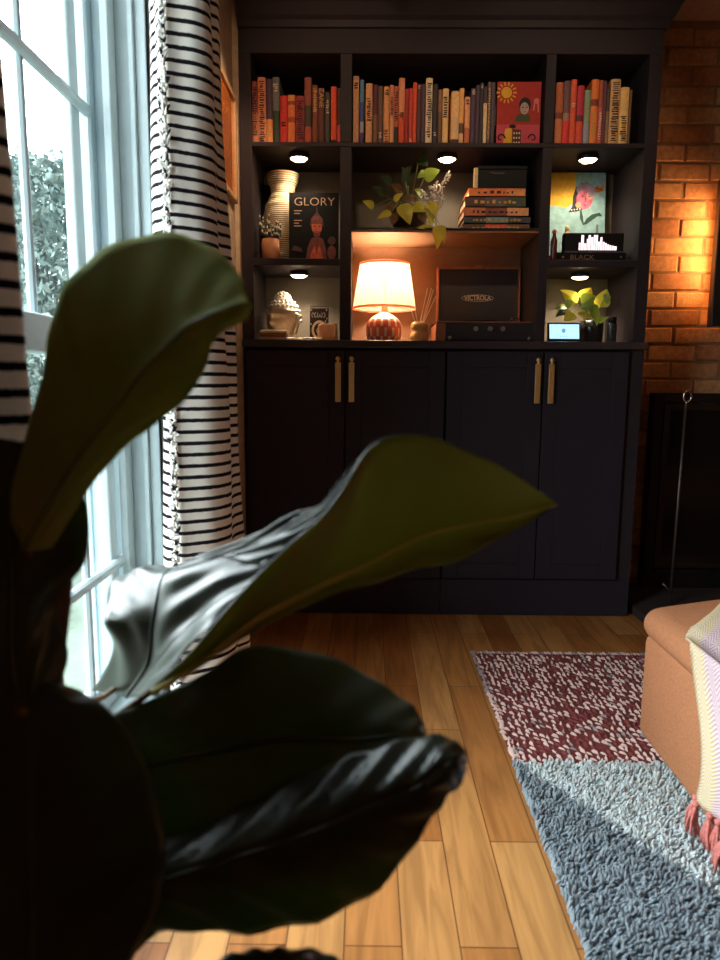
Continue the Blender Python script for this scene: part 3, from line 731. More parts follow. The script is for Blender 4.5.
# carved head
hy=D+.13; hb=.9285; pc=aY(282.5,312,hy); zt_=aY(281,291,hy).z
hd=thing('carved_head',(pc.x,hy,hb),'small carved stone head with beaded curls and long ears on the worktop','sculpture')
STN=mat('sandstone',(228,204,172),.8,var=.15,vs=80,bump=.15,bs=300); CURL=mat('pale_carved_curls',(214,204,192),.75,var=.15,vs=200)
yaw=math.radians(27)   # turned a little towards the window
HS=1.17; cz=hb+.0715; Hc=Vector((pc.x,hy,cz))
def rot(v): return Vector((v.x*math.cos(-yaw)-v.y*math.sin(-yaw), v.x*math.sin(-yaw)+v.y*math.cos(-yaw), v.z))
def face(p,d):
    q=Vector((d.x*.045,d.y*.052,d.z*.060))
    if q.z<0: q.x*=1-.30*(q.z/.06)**2; q.y*=1-.12*(q.z/.06)**2
    if d.y<0:
        g=lambda x0,z0,sx,sz:math.exp(-((q.x-x0)/sx)**2-((q.z-z0)/sz)**2)
        q.y-=.015*g(0,-.011,.0075,.008)+.010*g(0,.006,.0055,.016)
        q.y-=.006*g(0,-.031,.014,.0045)+.006*g(0,-.050,.014,.010)
        q.y+=.011*(g(.0185,.003,.012,.0065)+g(-.0185,.003,.012,.0065))
        q.y-=.006*(g(.0185,.014,.016,.004)+g(-.0185,.014,.016,.004))
        q.y-=.005*(g(.0185,.001,.009,.0045)+g(-.0185,.001,.009,.0045))
        q.y+=.005*g(0,-.0305,.016,.0016)+.004*g(0,-.039,.014,.003)
    return Hc+rot(q)*HS
fm=MB(); fm.ball((0,0,0),1,64,48,fn=face)
nk=[]; 
fm.lathe([(.038,0),(.035,.01),(.033,.025)],(pc.x,hy+.006,hb),24)
obj('face',fm,STN,hd,smooth=True)
hm=MB()
hm.ball((0,0,0),1,24,16,fn=lambda p,d:Hc+HS*rot(Vector((d.x*.0475,d.y*.0525+.004,(d.z if d.z>(.42 if d.y<.3 else -.3) else (.42 if d.y<.3 else -.3))*.0625)))+Vector((0,0,.001)))
for th in range(2,8):
    t=th*.225; n=max(5,int(2*PI*math.sin(t)/.235))
    for i in range(n):
        a=2*PI*(i+.5*(th%2))/n; d=Vector((math.sin(t)*math.cos(a),math.sin(t)*math.sin(a),math.cos(t)))
        if d.z<(.44 if d.y<.3 else -.2): continue
        hm.ball(Hc+HS*rot(Vector((d.x*.0495,d.y*.0545+.004,d.z*.065))),.0064,10,8)
uz=Hc.z+.070
hm.ball((Hc.x,Hc.y+.004,uz),(.023,.023,.021),14,10)
for th in range(0,6):
    t=.05+th*.3; n=max(1,int(2*PI*math.sin(t)/.50))
    for i in range(n):
        a=2*PI*(i+.5*(th%2))/n; hm.ball((Hc.x+.025*math.sin(t)*math.cos(a),Hc.y+.004+.025*math.sin(t)*math.sin(a),uz+.023*math.cos(t)),.0062,10,8)
obj('curled_hair',hm,CURL,hd,smooth=True)
for sg in (-1,1):
    e=MB(); pts=[Hc+HS*rot(Vector((sg*x,y,z))) for x,y,z in ((.046,.0,.020),(.050,.006,.012),(.049,.006,-.004),(.048,.001,-.022),(.046,-.002,-.036),(.044,.0,-.04))]
    e.tube(spline(pts,14),[.004,.006,.007,.0075,.007,.0065,.006,.006,.006,.0062,.0065,.006,.005,.003],8)
    obj('ear',e,STN,hd,smooth=True)
# trinket case in front of the head
ty=D+.035; p0=aY(260,335,ty); p1=aY(288.5,335,ty)
tc_=thing('trinket_case',((p0.x+p1.x)/2,ty,hb),'low cream trinket case with a beaded brown middle band, in front of the carved head','case')
CRS=mat('cream_shell',(222,200,172),.5,var=.12,vs=60)
obj('base',MB().rbox(p0.x,p1.x,ty-.022,ty+.022,hb,hb+.011,.0055,6),CRS,tc_,smooth=True)
bd=MB(); bd.box(p0.x+.004,p1.x-.004,ty-.018,ty+.018,hb+.010,hb+.022)
for i in range(16): bd.ball((p0.x+.006+i*(p1.x-p0.x-.012)/15,ty-.019,hb+.0165),.0034,8,6,1)
obj('beaded_band',bd,[mat('brown_band',(150,92,62),.6),mat('gold_bead',(206,160,96),.35,metal=.5)],tc_)
obj('lid',MB().rbox(p0.x+.001,p1.x-.001,ty-.021,ty+.021,hb+.021,hb+.033,.006,6),CRS,tc_,smooth=True)
# string of shell chips
sc_=MB(); rnd=random.Random(9)
for i in range(19):
    u=i/18; q=aY(289+u*31,338,D+.03+.012*math.sin(u*5)); r=rnd.uniform(.0055,.0085)
    sc_.ball((q.x,D+.03+.012*math.sin(u*5),hb+r*.62),(r*rnd.uniform(.9,1.4),r,r*.65),9,6,k=0 if rnd.random()<.7 else 1)
    if i%3==0: sc_.ball((q.x,D+.045+.012*math.sin(u*5),hb+.006),(.008,.006,.005),9,6,0)
tag(obj('shell_string',sc_,[CRS,mat('amber_chip',(214,150,80),.4)],smooth=True),'string of cream and amber shell chips trailing along the worktop','ornament')
# patterned card
yc=D+.10; a=aY(309.8,334,yc); b=aY(328.2,334,yc); c_=aY(310.5,306.5,yc+.01); a.z=b.z=hb
t,s=board('patterned_card',(a,b,Vector((a.x,yc+.012,c_.z))),.012,None,pm('card_black_edge',(36,30,32)),'small black card with pale scrollwork and a cream ring, behind the pink salt rock','card')
KC=[pm('card_black',(42,34,36)),pm('card_cream',(228,204,170)),pm('card_pale',(190,176,160))]
s.poly([(0,0),(1,0),(1,1),(0,1)],0); s.line([(.02,.965),(.98,.965)],.05,2)
for i in range(5): s.line([(.16+.15*i+.06*math.cos(q*.9+i),.76+.07*math.sin(q*.9+i)) for q in range(6)],.045,2)
for u,v in ((.08,.9),(.9,.9),(.92,.66),(.93,.5),(.06,.5),(.85,.58)): s.poly(ell(u,v,.04,.03,8),1)
for i in range(24):
    q0,q1=2*PI*i/24,2*PI*(i+1)/24; s.poly([(.52+r*math.cos(q),.33+r*.66*math.sin(q)) for r,q in ((.30,q0),(.30,q1),(.42,q1),(.42,q0))],1)
s.line([(.52+(.05+.02*i)*math.cos(i*.7),.33+(.05+.02*i)*.66*math.sin(i*.7)) for i in range(12)],.05,1)
obj('printed_face',s.mb,KC,t)
# salt rock
sy=D+.05; p0=aY(317.6,332,sy); p1=aY(338.2,332,sy); zt_=aY(328,323.5,sy).z
def rk(p):
    n_=noise.noise(p*38); return p+Vector((n_*.0035,n_*.003,n_*.002 if p.z>hb+.01 else 0))
SALT=mat('pink_salt',(252,218,188),.6,var=.25,vs=26); add_translucent(SALT,.25,(250,196,150))
tag(obj('salt_rock',MB().rbox(p0.x+.002,p1.x-.002,sy-.024,sy+.024,hb,zt_,.013,10,fn=rk),SALT,smooth=True),'chunky orange-pink salt rock at the right of the carved head','rock')

# ------------------------------------------------------------------ table lamp and diffuser
ly=D+.125; lc=aY(384,320,ly); L0=Vector((lc.x,ly,hb)); u=ly/690
lt=thing('table_lamp',L0,'lit table lamp with cream pleated shade and ribbed red base','lamp')
bh=.098
def br_(t): return [.052,.0575,.060,.0608,.0605,.059,.0555,.047,.031,.010][min(9,int(t*9+.5))]
pf=[(.05,0)]+[(br_(i/9),.004+bh*i/9) for i in range(10)]
pf=spline([Vector((r,z,0)) for r,z in pf],40); pf=[(max(.002,p.x),p.y) for p in pf]
def kfl(j,i):
    z=pf[j][1]/bh; odd=(i//3)%2
    if z>.78: return 1
    if z<.16: return 0 if (i//2)%3 else 1
    if .45<z<.50 : return 0
    ph_=(i+ (3 if z<.47 else 0))%6
    return 1 if ph_<2 else 0
obj('base',MB().lathe(pf,L0,84,kf=kfl),[mat('coral_red_glaze',(224,104,76),.4,var=.15),mat('white_glaze',(236,214,186),.4)],lt,smooth=True)
obj('stem',MB().lathe([(.009,bh),(.009,bh+.03),(.012,bh+.032),(.012,bh+.07),(.006,bh+.072)],L0,16),BRASS,lt,smooth=True)
zs0=aY(384,308.5,ly).z-hb; zs1=aY(384,264.5,ly).z-hb
SHD=mat('pleated_cream_shade',(250,232,206),.9,var=.02); add_translucent(SHD,.55,(255,226,184))
shm=MB(); rows=[]
for q in range(9):
    w=q/8; r=.1065+(.083-.1065)*w
    rows.append([Vector((L0.x+(r+.0011*(-1)**i)*math.cos(2*PI*i/160),L0.y+(r+.0011*(-1)**i)*math.sin(2*PI*i/160),hb+zs0+(zs1-zs0)*w)) for i in range(161)])
shm.grid(rows)
so=obj('lamp_shade',shm,SHD,lt)
TRM=mat('coral_trim',(244,140,96),.8); add_translucent(TRM,.4,(255,140,90))
for w,r in ((0,.1070),(1,.0835)):
    tr=MB(); z=hb+zs0+(zs1-zs0)*w
    tr.lathe([(r-.001,z-.004),(r+.0017,z-.003),(r+.0017,z+.003),(r-.001,z+.004)],(L0.x,L0.y,0),64,cap=False)
    obj('trim',tr,TRM,so,smooth=True)
spd=MB()
for i in range(3):
    a=2*PI*i/3+.5; spd.tube([L0+Vector((0,0,zs0+.012)),L0+Vector((.105*math.cos(a),.105*math.sin(a),zs0+.002))],.0014,6)
obj('spider',spd,BRASS,so)
obj('bulb',MB().ball(L0+Vector((0,0,bh+.10)),(.02,.02,.026),16,12),mat('bulb_glow',(255,240,214),.5,var=0,emit=(255,206,140),es=8),lt,smooth=True)
bl=bpy.data.lights.new('lamp_bulb','POINT'); bl.energy=8; bl.color=(1,.78,.54); bl.shadow_soft_size=.025
bo=bpy.data.objects.new('lamp_bulb',bl); bo.location=L0+Vector((0,0,bh+.10)); COL.objects.link(bo)
# reed diffuser
dy=D+.07; dc=aY(419,330,dy); D0=Vector((dc.x,dy,hb))
dt=thing('reed_diffuser',D0,'small double-bulged wooden reed diffuser with pale reeds beside the lamp','diffuser')
obj('bottle',MB().lathe([(.026,0),(.0315,.006),(.032,.018),(.029,.030),(.0255,.034),(.0285,.042),(.030,.050),(.027,.060),(.018,.066),(.010,.067),(.009,.060)],D0,28),mat('turned_maple',(214,158,90),.45,var=.15,vs=40),dt,smooth=True)
rd=MB()
for (px,py) in ((411,309),(414.5,306),(427.5,288.5),(431.5,288),(433.5,289.5),(436,296)):
    q=aY(px,py,dy+random.uniform(-.02,.02)); rd.tube([D0+Vector((random.uniform(-.004,.004),0,.03)),q],.0015,6)
obj('reeds',rd,mat('pale_reed',(226,198,170),.8),dt)

# ------------------------------------------------------------------ record player
ry=D+.05; x0=aY(436.5,330,ry).x; x1=aY(534,330,ry).x; zb1=aY(480,321.5,ry).z
rp=thing('record_player',((x0+x1)/2,ry+.1,hb),'open suitcase record player with dark lid beside the lamp','record player')
TAN=mat('tan_leatherette',(168,98,60),.55,var=.15,vs=90,bump=.15,bs=400); DKL=mat('black_leatherette',(46,38,40),.55,var=.15,vs=90,bump=.2,bs=400)
xb=aY(447,330,ry).x
obj('case',MB().rbox(x0,x1,ry,ry+.19,hb+.004,zb1-.003,.004,4),DKL,rp)
ec=MB(); ec.rbox(x0-.0015,xb-.004,ry-.0015,ry+.192,hb+.003,zb1-.006,.003,4); ec.box(x0-.004,x1+.002,ry-.003,ry+.19,zb1-.003,zb1+.0005)
obj('case_trim',ec,TAN,rp)
ft=MB()
for x in (x0+.02,x1-.02):
    ft.lathe([(.007,0),(.007,.004)],(x,ry+.02,hb),10); ft.lathe([(.007,0),(.007,.004)],(x,ry+.17,hb),10)
obj('feet',ft,BLACK,rp)
for px in (450,529.5):
    q=aY(px,337,ry); obj('corner_guard',MB().ball((q.x,ry+.001,hb+.012),(.0075,.006,.0075),10,8),mat('dull_nickel',(150,146,140),.35,metal=.9),rp,smooth=True)
for px in (475.5,490,502.5):
    q=aY(px,329,ry); obj('knob',MB().tube([(q.x,ry+.001,q.z),(q.x,ry-.012,q.z)],[.0085,.0075],16),mat('grey_knob',(170,156,146),.4,metal=.6),rp,smooth=False)
obj('platter',MB().lathe([(.075,0),(.077,.002),(.077,.006),(.0,.006)],((x0+x1)/2-.015,ry+.09,zb1),40),BLACK,rp)
ta=MB(); ta.tube([(x1-.035,ry+.15,zb1+.012),(x1-.038,ry+.07,zb1+.014),(x1-.07,ry+.03,zb1+.012)],.003,8); ta.lathe([(.012,0),(.012,.014),(.006,.016)],(x1-.035,ry+.15,zb1),14)
obj('tonearm',ta,mat('chrome',(200,198,194),.25,metal=1),rp,smooth=True)
# lid, hinged at the back and leaning slightly
yl=ry+.150; la=aY(437,321,yl); lb=aY(519.5,321,yl); lz=aY(478,266,yl).z; z0=zb1+.002
lid=MB(); hh=lz-z0; dl=.035
LM=Matrix.Translation((0,yl,z0)) @ Matrix.Rotation(math.radians(-6),4,'X')
lid.M=LM; lid.box(la.x,lb.x,.012,dl,0,hh); 
lo=obj('lid',lid,DKL,rp)
lf=MB(); lf.M=LM; w=.0065
lf.box(la.x-.001,la.x+w,-.001,dl+.001,0,hh+.001); lf.box(lb.x-w*.7,lb.x+.001,-.001,dl+.001,0,hh+.001); lf.box(la.x,lb.x,-.001,dl+.001,hh-w*.7,hh+.001); lf.box(la.x,lb.x,-.001,dl,0,.003)
obj('lid_rim',lf,TAN,lo,bevel=.001)
lq=aY(478.5,297,yl)
def onlid(x,z,d=.0): return LM @ Vector((lq.x+x,.0115-d,(lq.z-z0)+z))
em=MB(); rows=[]
em.prism([onlid(.058*math.cos(a)*1.0,.0125*math.sin(a)) for a in [2*PI*i/28 for i in range(28)]],onlid(0,0,.0008)-onlid(0,0),0)
for sg in (1,-1): em.tube([onlid(.056*math.cos(a),.0118*math.sin(a)*sg,.0012) for a in [PI*i/20 for i in range(21)]],.0007,5,1)
cat_mb(em,text_mb('VICTROLA',.023,lambda x,z,d:onlid(x,z*(1.15-abs(x)*5),.0016),stretch=.86,bold=.0006),1)
obj('badge',em,[mat('badge_black',(40,32,34),.4),mat('badge_cream',(222,186,150),.4)],lo)
obj('latch',MB().box((la.x+lb.x)/2-.012,(la.x+lb.x)/2+.012,yl+.002,yl+.03,lz-.001,lz+.0035),mat('dull_nickel',(150,146,140)),lo,bevel=.001)

# ------------------------------------------------------------------ middle shelf: trailing plant, stacked books
def leaf(mb,base,tip,w,k,droop=.0,face=Vector((0,-1,.25)),heart=.55,cup=.18):
    base,tip=Vector(base),Vector(tip); ax=tip-base; L=ax.length; n=face-ax*(face.dot(ax)/L**2); n.normalize(); sd=ax.normalized().cross(n)
    rows=[]; 
    for j in range(11):
        t=j/10; ww=w*(math.sin(PI*min(1,t**heart))**.8 if 0<t<1 else (.15 if t==0 else 0.))
        c=base+ax*t+n*(math.sin(PI*t)*L*.12)-Vector((0,0,droop*t*t*L))
        rows.append([c+sd*(ww*s_)+n*(-cup*w*(1-abs(s_))*1+.0) for s_ in (-1,-.6,-.25,0,.25,.6,1)])
    mb.grid(rows,k)
def LFM(n,rgb,tr,fac=.35):
    m=mat(n,rgb,.38,var=.15,vs=30,spec=.5); add_translucent(m,fac,tr); return m
PG=[LFM('pothos_yellow',(226,214,78),(210,200,70)),LFM('pothos_green',(144,168,66),(150,170,60)),LFM('pothos_dark',(58,76,44),(70,90,40)),LFM('pothos_bronze',(118,84,44),(130,90,40))]
yy=D+.10
pp=thing('trailing_pothos',(aY(409,225,yy).x,yy,1.2845),'trailing yellow-green plant in a dark pot above the lamp','plant')
pz=Vector((aY(409,225,yy).x,yy,1.2845))
obj('pot',MB().lathe([(.042,0),(.05,.01),(.056,.05),(.058,.075),(.052,.075),(.05,.062),(0,.062)],pz,28),mat('dark_bronze_pot',(64,46,42),.5),pp,smooth=True)
obj('soil',MB().lathe([(.0505,.063),(.0,.066)],pz,20),mat('potting_soil',(40,30,26),.95),pp)
PLV=[((374,207),(362.5,201),.014,0,.05),((391,212),(377,219),.013,0,.06),((394,201),(403,193),.011,0,.05),((402,204),(410,224.5),.026,0,.075),((412,206),(428,211),.02,0,.06),
     ((432,201),(431.5,225),.021,0,.06),((424,178),(440,170),.023,1,.02),((419,157),(428,167),.02,2,.02),((432,227.5),(415,228.5),.008,0,.085),((438,226),(437,249),.02,0,.13),((441,225),(444,243),.012,0,.12),
     ((408,186),(402,166),.018,2,.0),((392,184),(379,176),.018,2,.01),((401,191),(391,184),.014,3,.03),((417,201),(401,199),.02,3,.05),((396,213),(392,226),.016,3,.05),((423,196),(414,189),.016,1,.02),
     ((420,212),(426,224),.015,3,.05),((385,195),(372,186),.016,2,.0),((405,178),(412,163),.014,2,.0),((386,206),(395,211),.012,3,.03),((426,172),(417,178),.013,1,.02)]
for (b,t,w,k,dy_) in PLV:
    m=MB(); yq=yy-dy_; leaf(m,aY(*b,yq),aY(*t,yq-.012),w,k,face=Vector((random.uniform(-.3,.3),-1,random.uniform(.1,.6))))
    obj('leaf',m,PG,pp,smooth=True)
vn=MB(); vs_=[]
for (b,t,w,k,dy_) in PLV:
    q=aY(*b,yy-dy_); tp=pz+Vector((0,0,.066)); m=tp.lerp(q,.5)+Vector((0,0,.035 if q.z<1.40 else 0)); m.y=min(m.y,yy-.02) ; 
    vn.tube(spline([tp+Vector((random.uniform(-.02,.02),0,-.004)),m,q],8),.0014,5)
obj('stems',vn,mat('pothos_stem',(120,124,60),.6),pp,smooth=True)
# sprig of white blossom
wy=D+.06; wq=aY(437,205,wy)
ws=thing('white_sprig',(wq.x,wy,1.2845),'sprig of small white blossoms beside the trailing plant','flower sprig')
wb=MB(); wst=MB(); rnd=random.Random(4)
for pts in (((436,231),(437,212),(434,196),(431,186)),((437,215),(441,192),(446,180),(450,173)),((437,212),(443,203),(440,194),(441,184)),((436,214),(428,202),(424,195),(423,192)),((436,206),(432,199),(433,190),(436,183))):
    P_=[aY(a,b,wy-.035+.01*i) if i else aY(a,b,wy) for i,(a,b) in enumerate(pts)]
    if pts[0]==(436,231): P_[0].z=1.2847
    P_=spline(P_,14); wst.tube(P_,.0011,5)
    for q in P_[6:]:
        for _ in range(3): wb.ball(q+Vector((rnd.uniform(-.006,.006),rnd.uniform(-.006,.006),rnd.uniform(-.005,.005))),(rnd.uniform(.0022,.0045),.003,rnd.uniform(.002,.0042)),6,5)
obj('blossoms',wb,mat('white_blossom',(226,214,206),.8),ws,smooth=True); obj('stalks',wst,mat('sprig_stalk',(96,84,66),.8),ws,smooth=True)
# horizontal stack
G4='books lying in a stack on the middle shelf'
hy_=D+.06; zc_=1.2845
HB=[(463,530,220.3,228,[(96,60,44),(196,70,54),(110,72,50)],'brown book with a red patch, at the bottom of the lying stack',0),
    (464,531,213,219.6,[(56,62,64),(96,124,120),(62,64,72)],'dark teal-grey book, second from the bottom of the lying stack',.4),
    (464,529,203.6,212.4,[(180,100,62),(120,60,42),(206,140,90)],'brown book with mottled orange spine in the middle of the lying stack',.0),
    (465.5,526,193,203,[(76,50,42),(88,74,70),(60,70,54)],'dark brown book just under the orange one in the lying stack',-.6),
    (469,526,184.2,192.4,[(222,112,52),(214,104,48),(226,130,70)],'bright orange book at the top of the lying stack',.5)]
for (a,b,t0,t1,cs,lab,rz) in HB:
    xa,xb_=aY(a,t0,hy_).x,aY(b,t0,hy_).x; h=aY(480,t0,hy_).z-aY(480,t1,hy_).z+.0012; dp=.16
    c=MB(); n3=(xb_-xa)/3
    for i in range(3): c.box(xa+n3*i,xa+n3*(i+1),hy_,hy_+.003,zc_,zc_+h,i)
    c.box(xa,xb_,hy_,hy_+dp,zc_,zc_+.002,0); c.box(xa,xb_,hy_,hy_+dp,zc_+h-.002,zc_+h,0)
    o=obj('book',c,[cmat(q) for q in cs]); tag(o,lab,'book',G4)
    obj('pages',MB().box(xa+.003,xb_-.003,hy_+.003,hy_+dp-.003,zc_+.002,zc_+h-.002),PAPER,o)
    s2=MB(); rnd=random.Random(int(t0)); x=xa+.03
    while x<xb_-.04:
        l=rnd.uniform(.004,.014); s2.box(x,x+l,hy_-.0006,hy_+.001,zc_+h*.35,zc_+h*rnd.uniform(.5,.7)); x+=l+rnd.uniform(.003,.012)
    obj('spine_title',s2,INK['d' if cs[0][0]>150 else 'g'],o)
    zc_+=h+.0004
# black keepsake box on the stack
xa,xb_=aY(477,175,hy_+.05).x,aY(525,175,hy_+.05).x; zk=aY(500,165.5,hy_+.02).z
kb=thing('keepsake_box',((xa+xb_)/2,hy_+.07,zc_),'small black box with faint grey script lying on top of the stacked books','box')
obj('body',MB().rbox(xa,xb_,hy_+.02,hy_+.14,zc_,zk-.012,.002,3),BLACK,kb); obj('lid',MB().rbox(xa-.001,xb_+.001,hy_+.019,hy_+.141,zk-.0115,zk,.002,3),BLACK,kb)
sm_=MB(); q0=aY(490,173,hy_+.0185); pts=[Vector((q0.x+.0025*i,hy_+.0187,q0.z+.0022*math.sin(i*2.1)+(.003 if i in (2,3) else 0))) for i in range(20)]
sm_.tube(spline(pts,60),.0007,4); obj('script',sm_,mat('grey_script',(150,140,134),.6),kb)
q=aY(475.5,180,hy_+.012)
tag(obj('ivory_block',MB().rbox(q.x-.0065,q.x+.0065,hy_+.004,hy_+.017,zc_,aY(476,168,hy_+.01).z,.002,4),mat('ivory_block',(226,196,140),.5)),'slim upright ivory-coloured block at the corner of the stacked books','ornament')

# ------------------------------------------------------------------ right bay upper: lying book, spectrum display, bottles
by=D+.03; xa,xb_=aY(554,257,by).x,aY(626,257,by).x; zt_=aY(590,252.6,by).z; zb_=1.1875
xb_=min(xb_,.862)
bk=MB(); bk.box(xa,xb_,by,by+.004,zb_,zt_); bk.box(xa,xb_,by,by+.13,zb_,zb_+.002); bk.box(xa,xb_,by,by+.13,zt_-.002,zt_)
o=obj('book',bk,BLACK); tag(o,'thick black book lettered BLACK lying under the small spectrum display','book')
obj('pages',MB().box(xa+.003,xb_-.003,by+.004,by+.127,zb_+.002,zt_-.002),PAPER,o)
bq=aY(582,257.4,by)
tm_=text_mb('BLACK',.0205,lambda x,z,d:Vector((bq.x+x,by-.0009,bq.z+z)),stretch=1.25)
for px in (563,621): q=aY(px,257,by); tm_.lathe([(.004,0),(.0,.0002)],(q.x,by-.0006,q.z),10) if False else tm_.poly([(q.x+.004*math.cos(a),by-.0006,q.z+.0035*math.sin(a)) for a in [2*PI*i/12 for i in range(12)]])
obj('spine_title',tm_,mat('bronze_lettering',(150,112,82),.6),o)
dy=by+.02; xa,xb_=aY(565,245,dy).x,min(aY(624,245,dy).x,.862); z0=zt_+.0005; z1=aY(595,232.5,dy).z
sd=thing('spectrum_display',((xa+xb_)/2,dy+.02,z0),'black audio spectrum display with glowing white bars, under the canvas','display')
obj('housing',MB().rbox(xa,xb_,dy+.003,dy+.04,z0,z1,.003,4),BLACK,sd)
bz_=MB()
bz_.box(xa,xb_,dy,dy+.003,z0,z0+.008); obj('bezel',bz_,mat('violet_grey_bezel',(92,84,100),.4),sd)
bars=MB(); hs=[(272,181),(290,120),(315,186),(335,150),(347,120),(369,137),(390,119),(408,119),(426,172),(443,136),(463,174),(482,184),(500,194),(518,200),(536,204),(556,209),(580,0)]
zbb=aY(590,220+240/8,dy).z
for (x_,h_),(xn,_) in zip(hs[:-1],hs[1:]):
    qa=aY(545+x_/8,240,dy).x; qb=aY(545+xn/8,240,dy).x; bars.box(qa+.0010,qb-.0010,dy+.0018,dy+.0028,zbb,aY(590,220+h_/8,dy).z)
obj('light_bars',bars,mat('spectrum_glow',(255,236,240),.5,var=0,emit=(255,236,242),es=.6),sd)
def bottle(px,ptop,pcap,r,mats,yb,label,pbot=252.4):
    q=aY(px,ptop,yb); zb2=zb_ ; t=thing('bottle',(q.x,yb,zb2),label,'bottle','small bottles in the right bay')
    h=aY(px,pcap,yb).z-zb2; hc=q.z-zb2
    obj('body',MB().lathe([(r*.9,0),(r,.003),(r,h*.62),(r*.85,h*.75),(r*.45,h*.84),(r*.42,h)],(q.x,yb,zb2),18),mats[0],t,smooth=True)
    obj('cap',MB().lathe([(r*.55,h),(r*.6,h+.002),(r*.6,hc-.002),(r*.4,hc)],(q.x,yb,zb2),16),mats[1],t,smooth=True)
RG=mat('dark_red_glass',(92,40,44),.2,spec=.6); 
bottle(555.3,229,234,.0115,(RG,mat('red_cap',(196,84,84),.4)),D+.05,'dark bottle with a rosy cap at the left corner of the canvas') if False else None
fb=thing('bottle',(aY(555,240,D+.015).x,D+.015,1.1875),'slim dark bottle with a rosy ball stopper at the lower left of the canvas','bottle','small bottles in the right bay')
q=aY(555.3,240,D+.015); yq=D+.014; hq=aY(555,233.5,yq).z-zb_
obj('body',MB().lathe([(.009,0),(.0105,.003),(.0105,hq*.72),(.006,hq*.86),(.0045,hq)],(q.x-.004,yq,zb_),18),RG,fb,smooth=True)
obj('stopper',MB().ball((q.x-.004,yq,hq+zb_+.005),.0075,14,10),mat('red_cap',(196,84,84),.4),fb,smooth=True)
q=aY(567.5,240,D+.20)
fb=thing('bottle',(aY(567,240,D+.105).x,D+.105,1.1875),'amber bottle ringed with gold beads beside the spectrum display','bottle','small bottles in the right bay')
yq=D+.105; q=aY(566.5,240,yq); hq=aY(566,226,yq).z-zb_
AM=mat('amber_glass',(150,86,40),.25,spec=.6)
obj('body',MB().lathe([(.012,0),(.0135,.003),(.0135,hq*.6),(.007,hq*.74),(.005,hq*.9)],(q.x,yq,zb_),18),AM,fb,smooth=True)
bb=MB()
for zz in (.55,.68,.80):
    for i in range(10): bb.ball((q.x+(.0145 if zz<.6 else .0095)*math.cos(i*.628),yq+(.0145 if zz<.6 else .0095)*math.sin(i*.628),zb_+hq*zz),.0032,7,5)
obj('bead_collar',bb,mat('gold_bead',(206,160,96)),fb,smooth=True)
obj('stopper',MB().lathe([(.005,hq*.88),(.0065,hq*.9),(.0065,hq*.98),(.003,hq)],(q.x,yq,zb_),12),mat('pale_gold_cap',(232,196,130),.4,metal=.4),fb,smooth=True)

# ------------------------------------------------------------------ right bay lower: plant, smart display, jar
yy=D+.13; q=aY(591,335,yy); pz=Vector((q.x,yy,hb))
rpz=thing('potted_plant',pz,'yellow-green broad-leaved plant in a dark pot behind the small screen','plant')
ph_=aY(591,321,yy).z-hb
obj('pot',MB().lathe([(.032,0),(.038,.008),(.040,ph_*.6),(.038,ph_),(.034,ph_),(.033,ph_-.012),(0,ph_-.012)],pz,26),mat('black_glazed_pot',(38,34,36),.25),rpz,smooth=True)
RLV=[((577,303),(560.5,290),.024,0,.02),((581,303),(596,296),.026,1,.05),((583,300),(591,287.5),.026,0,.03),((600,307),(607,289),.027,0,.03),((574,313),(564,321),.022,0,.07),((581,308),(598,305),.014,1,.06),
     ((592,306),(597,326),.017,1,.065),((598,322),(609,317),.009,1,.06),((567,307),(553,309),.012,1,.03),((566,310),(555,317),.012,2,.03),((586,316),(577,312),.012,0,.06),((571,300),(566,309),.012,1,.05),((604,300),(611,297),.018,1,.04),((590,314),(584,318),.012,0,.07)]
for (b,t,w,k,dy_) in RLV:
    m=MB(); yq=yy-dy_; leaf(m,aY(*b,yq),aY(*t,yq-.01),w,k,face=Vector((random.uniform(-.3,.3),-1,random.uniform(.2,.7)))); obj('leaf',m,PG,rpz,smooth=True)
vn=MB()
for (b,t,w,k,dy_) in RLV: 
    q=aY(*b,yy-dy_); tp=pz+Vector((random.uniform(-.015,.015),random.uniform(-.015,.01),ph_-.013)); vn.tube(spline([tp,tp.lerp(q,.5)+Vector((0,0,.012)),q],7),.0013,5)
obj('stems',vn,mat('pothos_stem',(120,124,60)),rpz,smooth=True)
sy=D+.025; a=aY(548,339,sy); b=aY(581,339,sy); c_=aY(548.4,322.3,sy+.01); a.z=b.z=hb+.004
t=thing('smart_display',((a.x+b.x)/2,sy+.02,hb),'small smart display with a pale blue screen on the worktop','display')
vz=Vector((0,.014,c_.z-a.z)); ux=b-a; n=ux.cross(vz).normalized()
obj('body',MB().prism([a,b,b+vz,a+vz],-n*.008),BLACK,t,bevel=.0015)
obj('stand',MB().prism([(a.x+.02,sy+.012,hb),(b.x-.02,sy+.012,hb),(b.x-.02,sy+.045,hb),(a.x+.02,sy+.045,hb)],(0,0,.004)).prism([(a.x+.03,sy+.012,hb+.004),(b.x-.03,sy+.012,hb+.004),(b.x-.03,sy+.043,hb+.004),(a.x+.03,sy+.043,hb+.004)],(0,.006,.035)),BLACK,t)
s=Sheet(a+n*.0002,ux,vz)
s.poly([(.05,.11),(.95,.11),(.95,.90),(.05,.90)],0); s.poly(ell(.48,.55,.06,.12),1)
for i in range(3): s.poly(ell(.39+i*.09,.24,.015,.03,8),1)
obj('screen',s.mb,[mat('screen_blue',(150,190,222),.3,var=0,emit=(158,200,236),es=.75),mat('screen_icon',(70,130,180),.3,var=0,emit=(90,160,210),es=.5)],t)
jy=D+.055; q=aY(611.5,330,jy); pj=Vector((q.x,jy,hb)); hj=aY(611,317,jy).z-hb
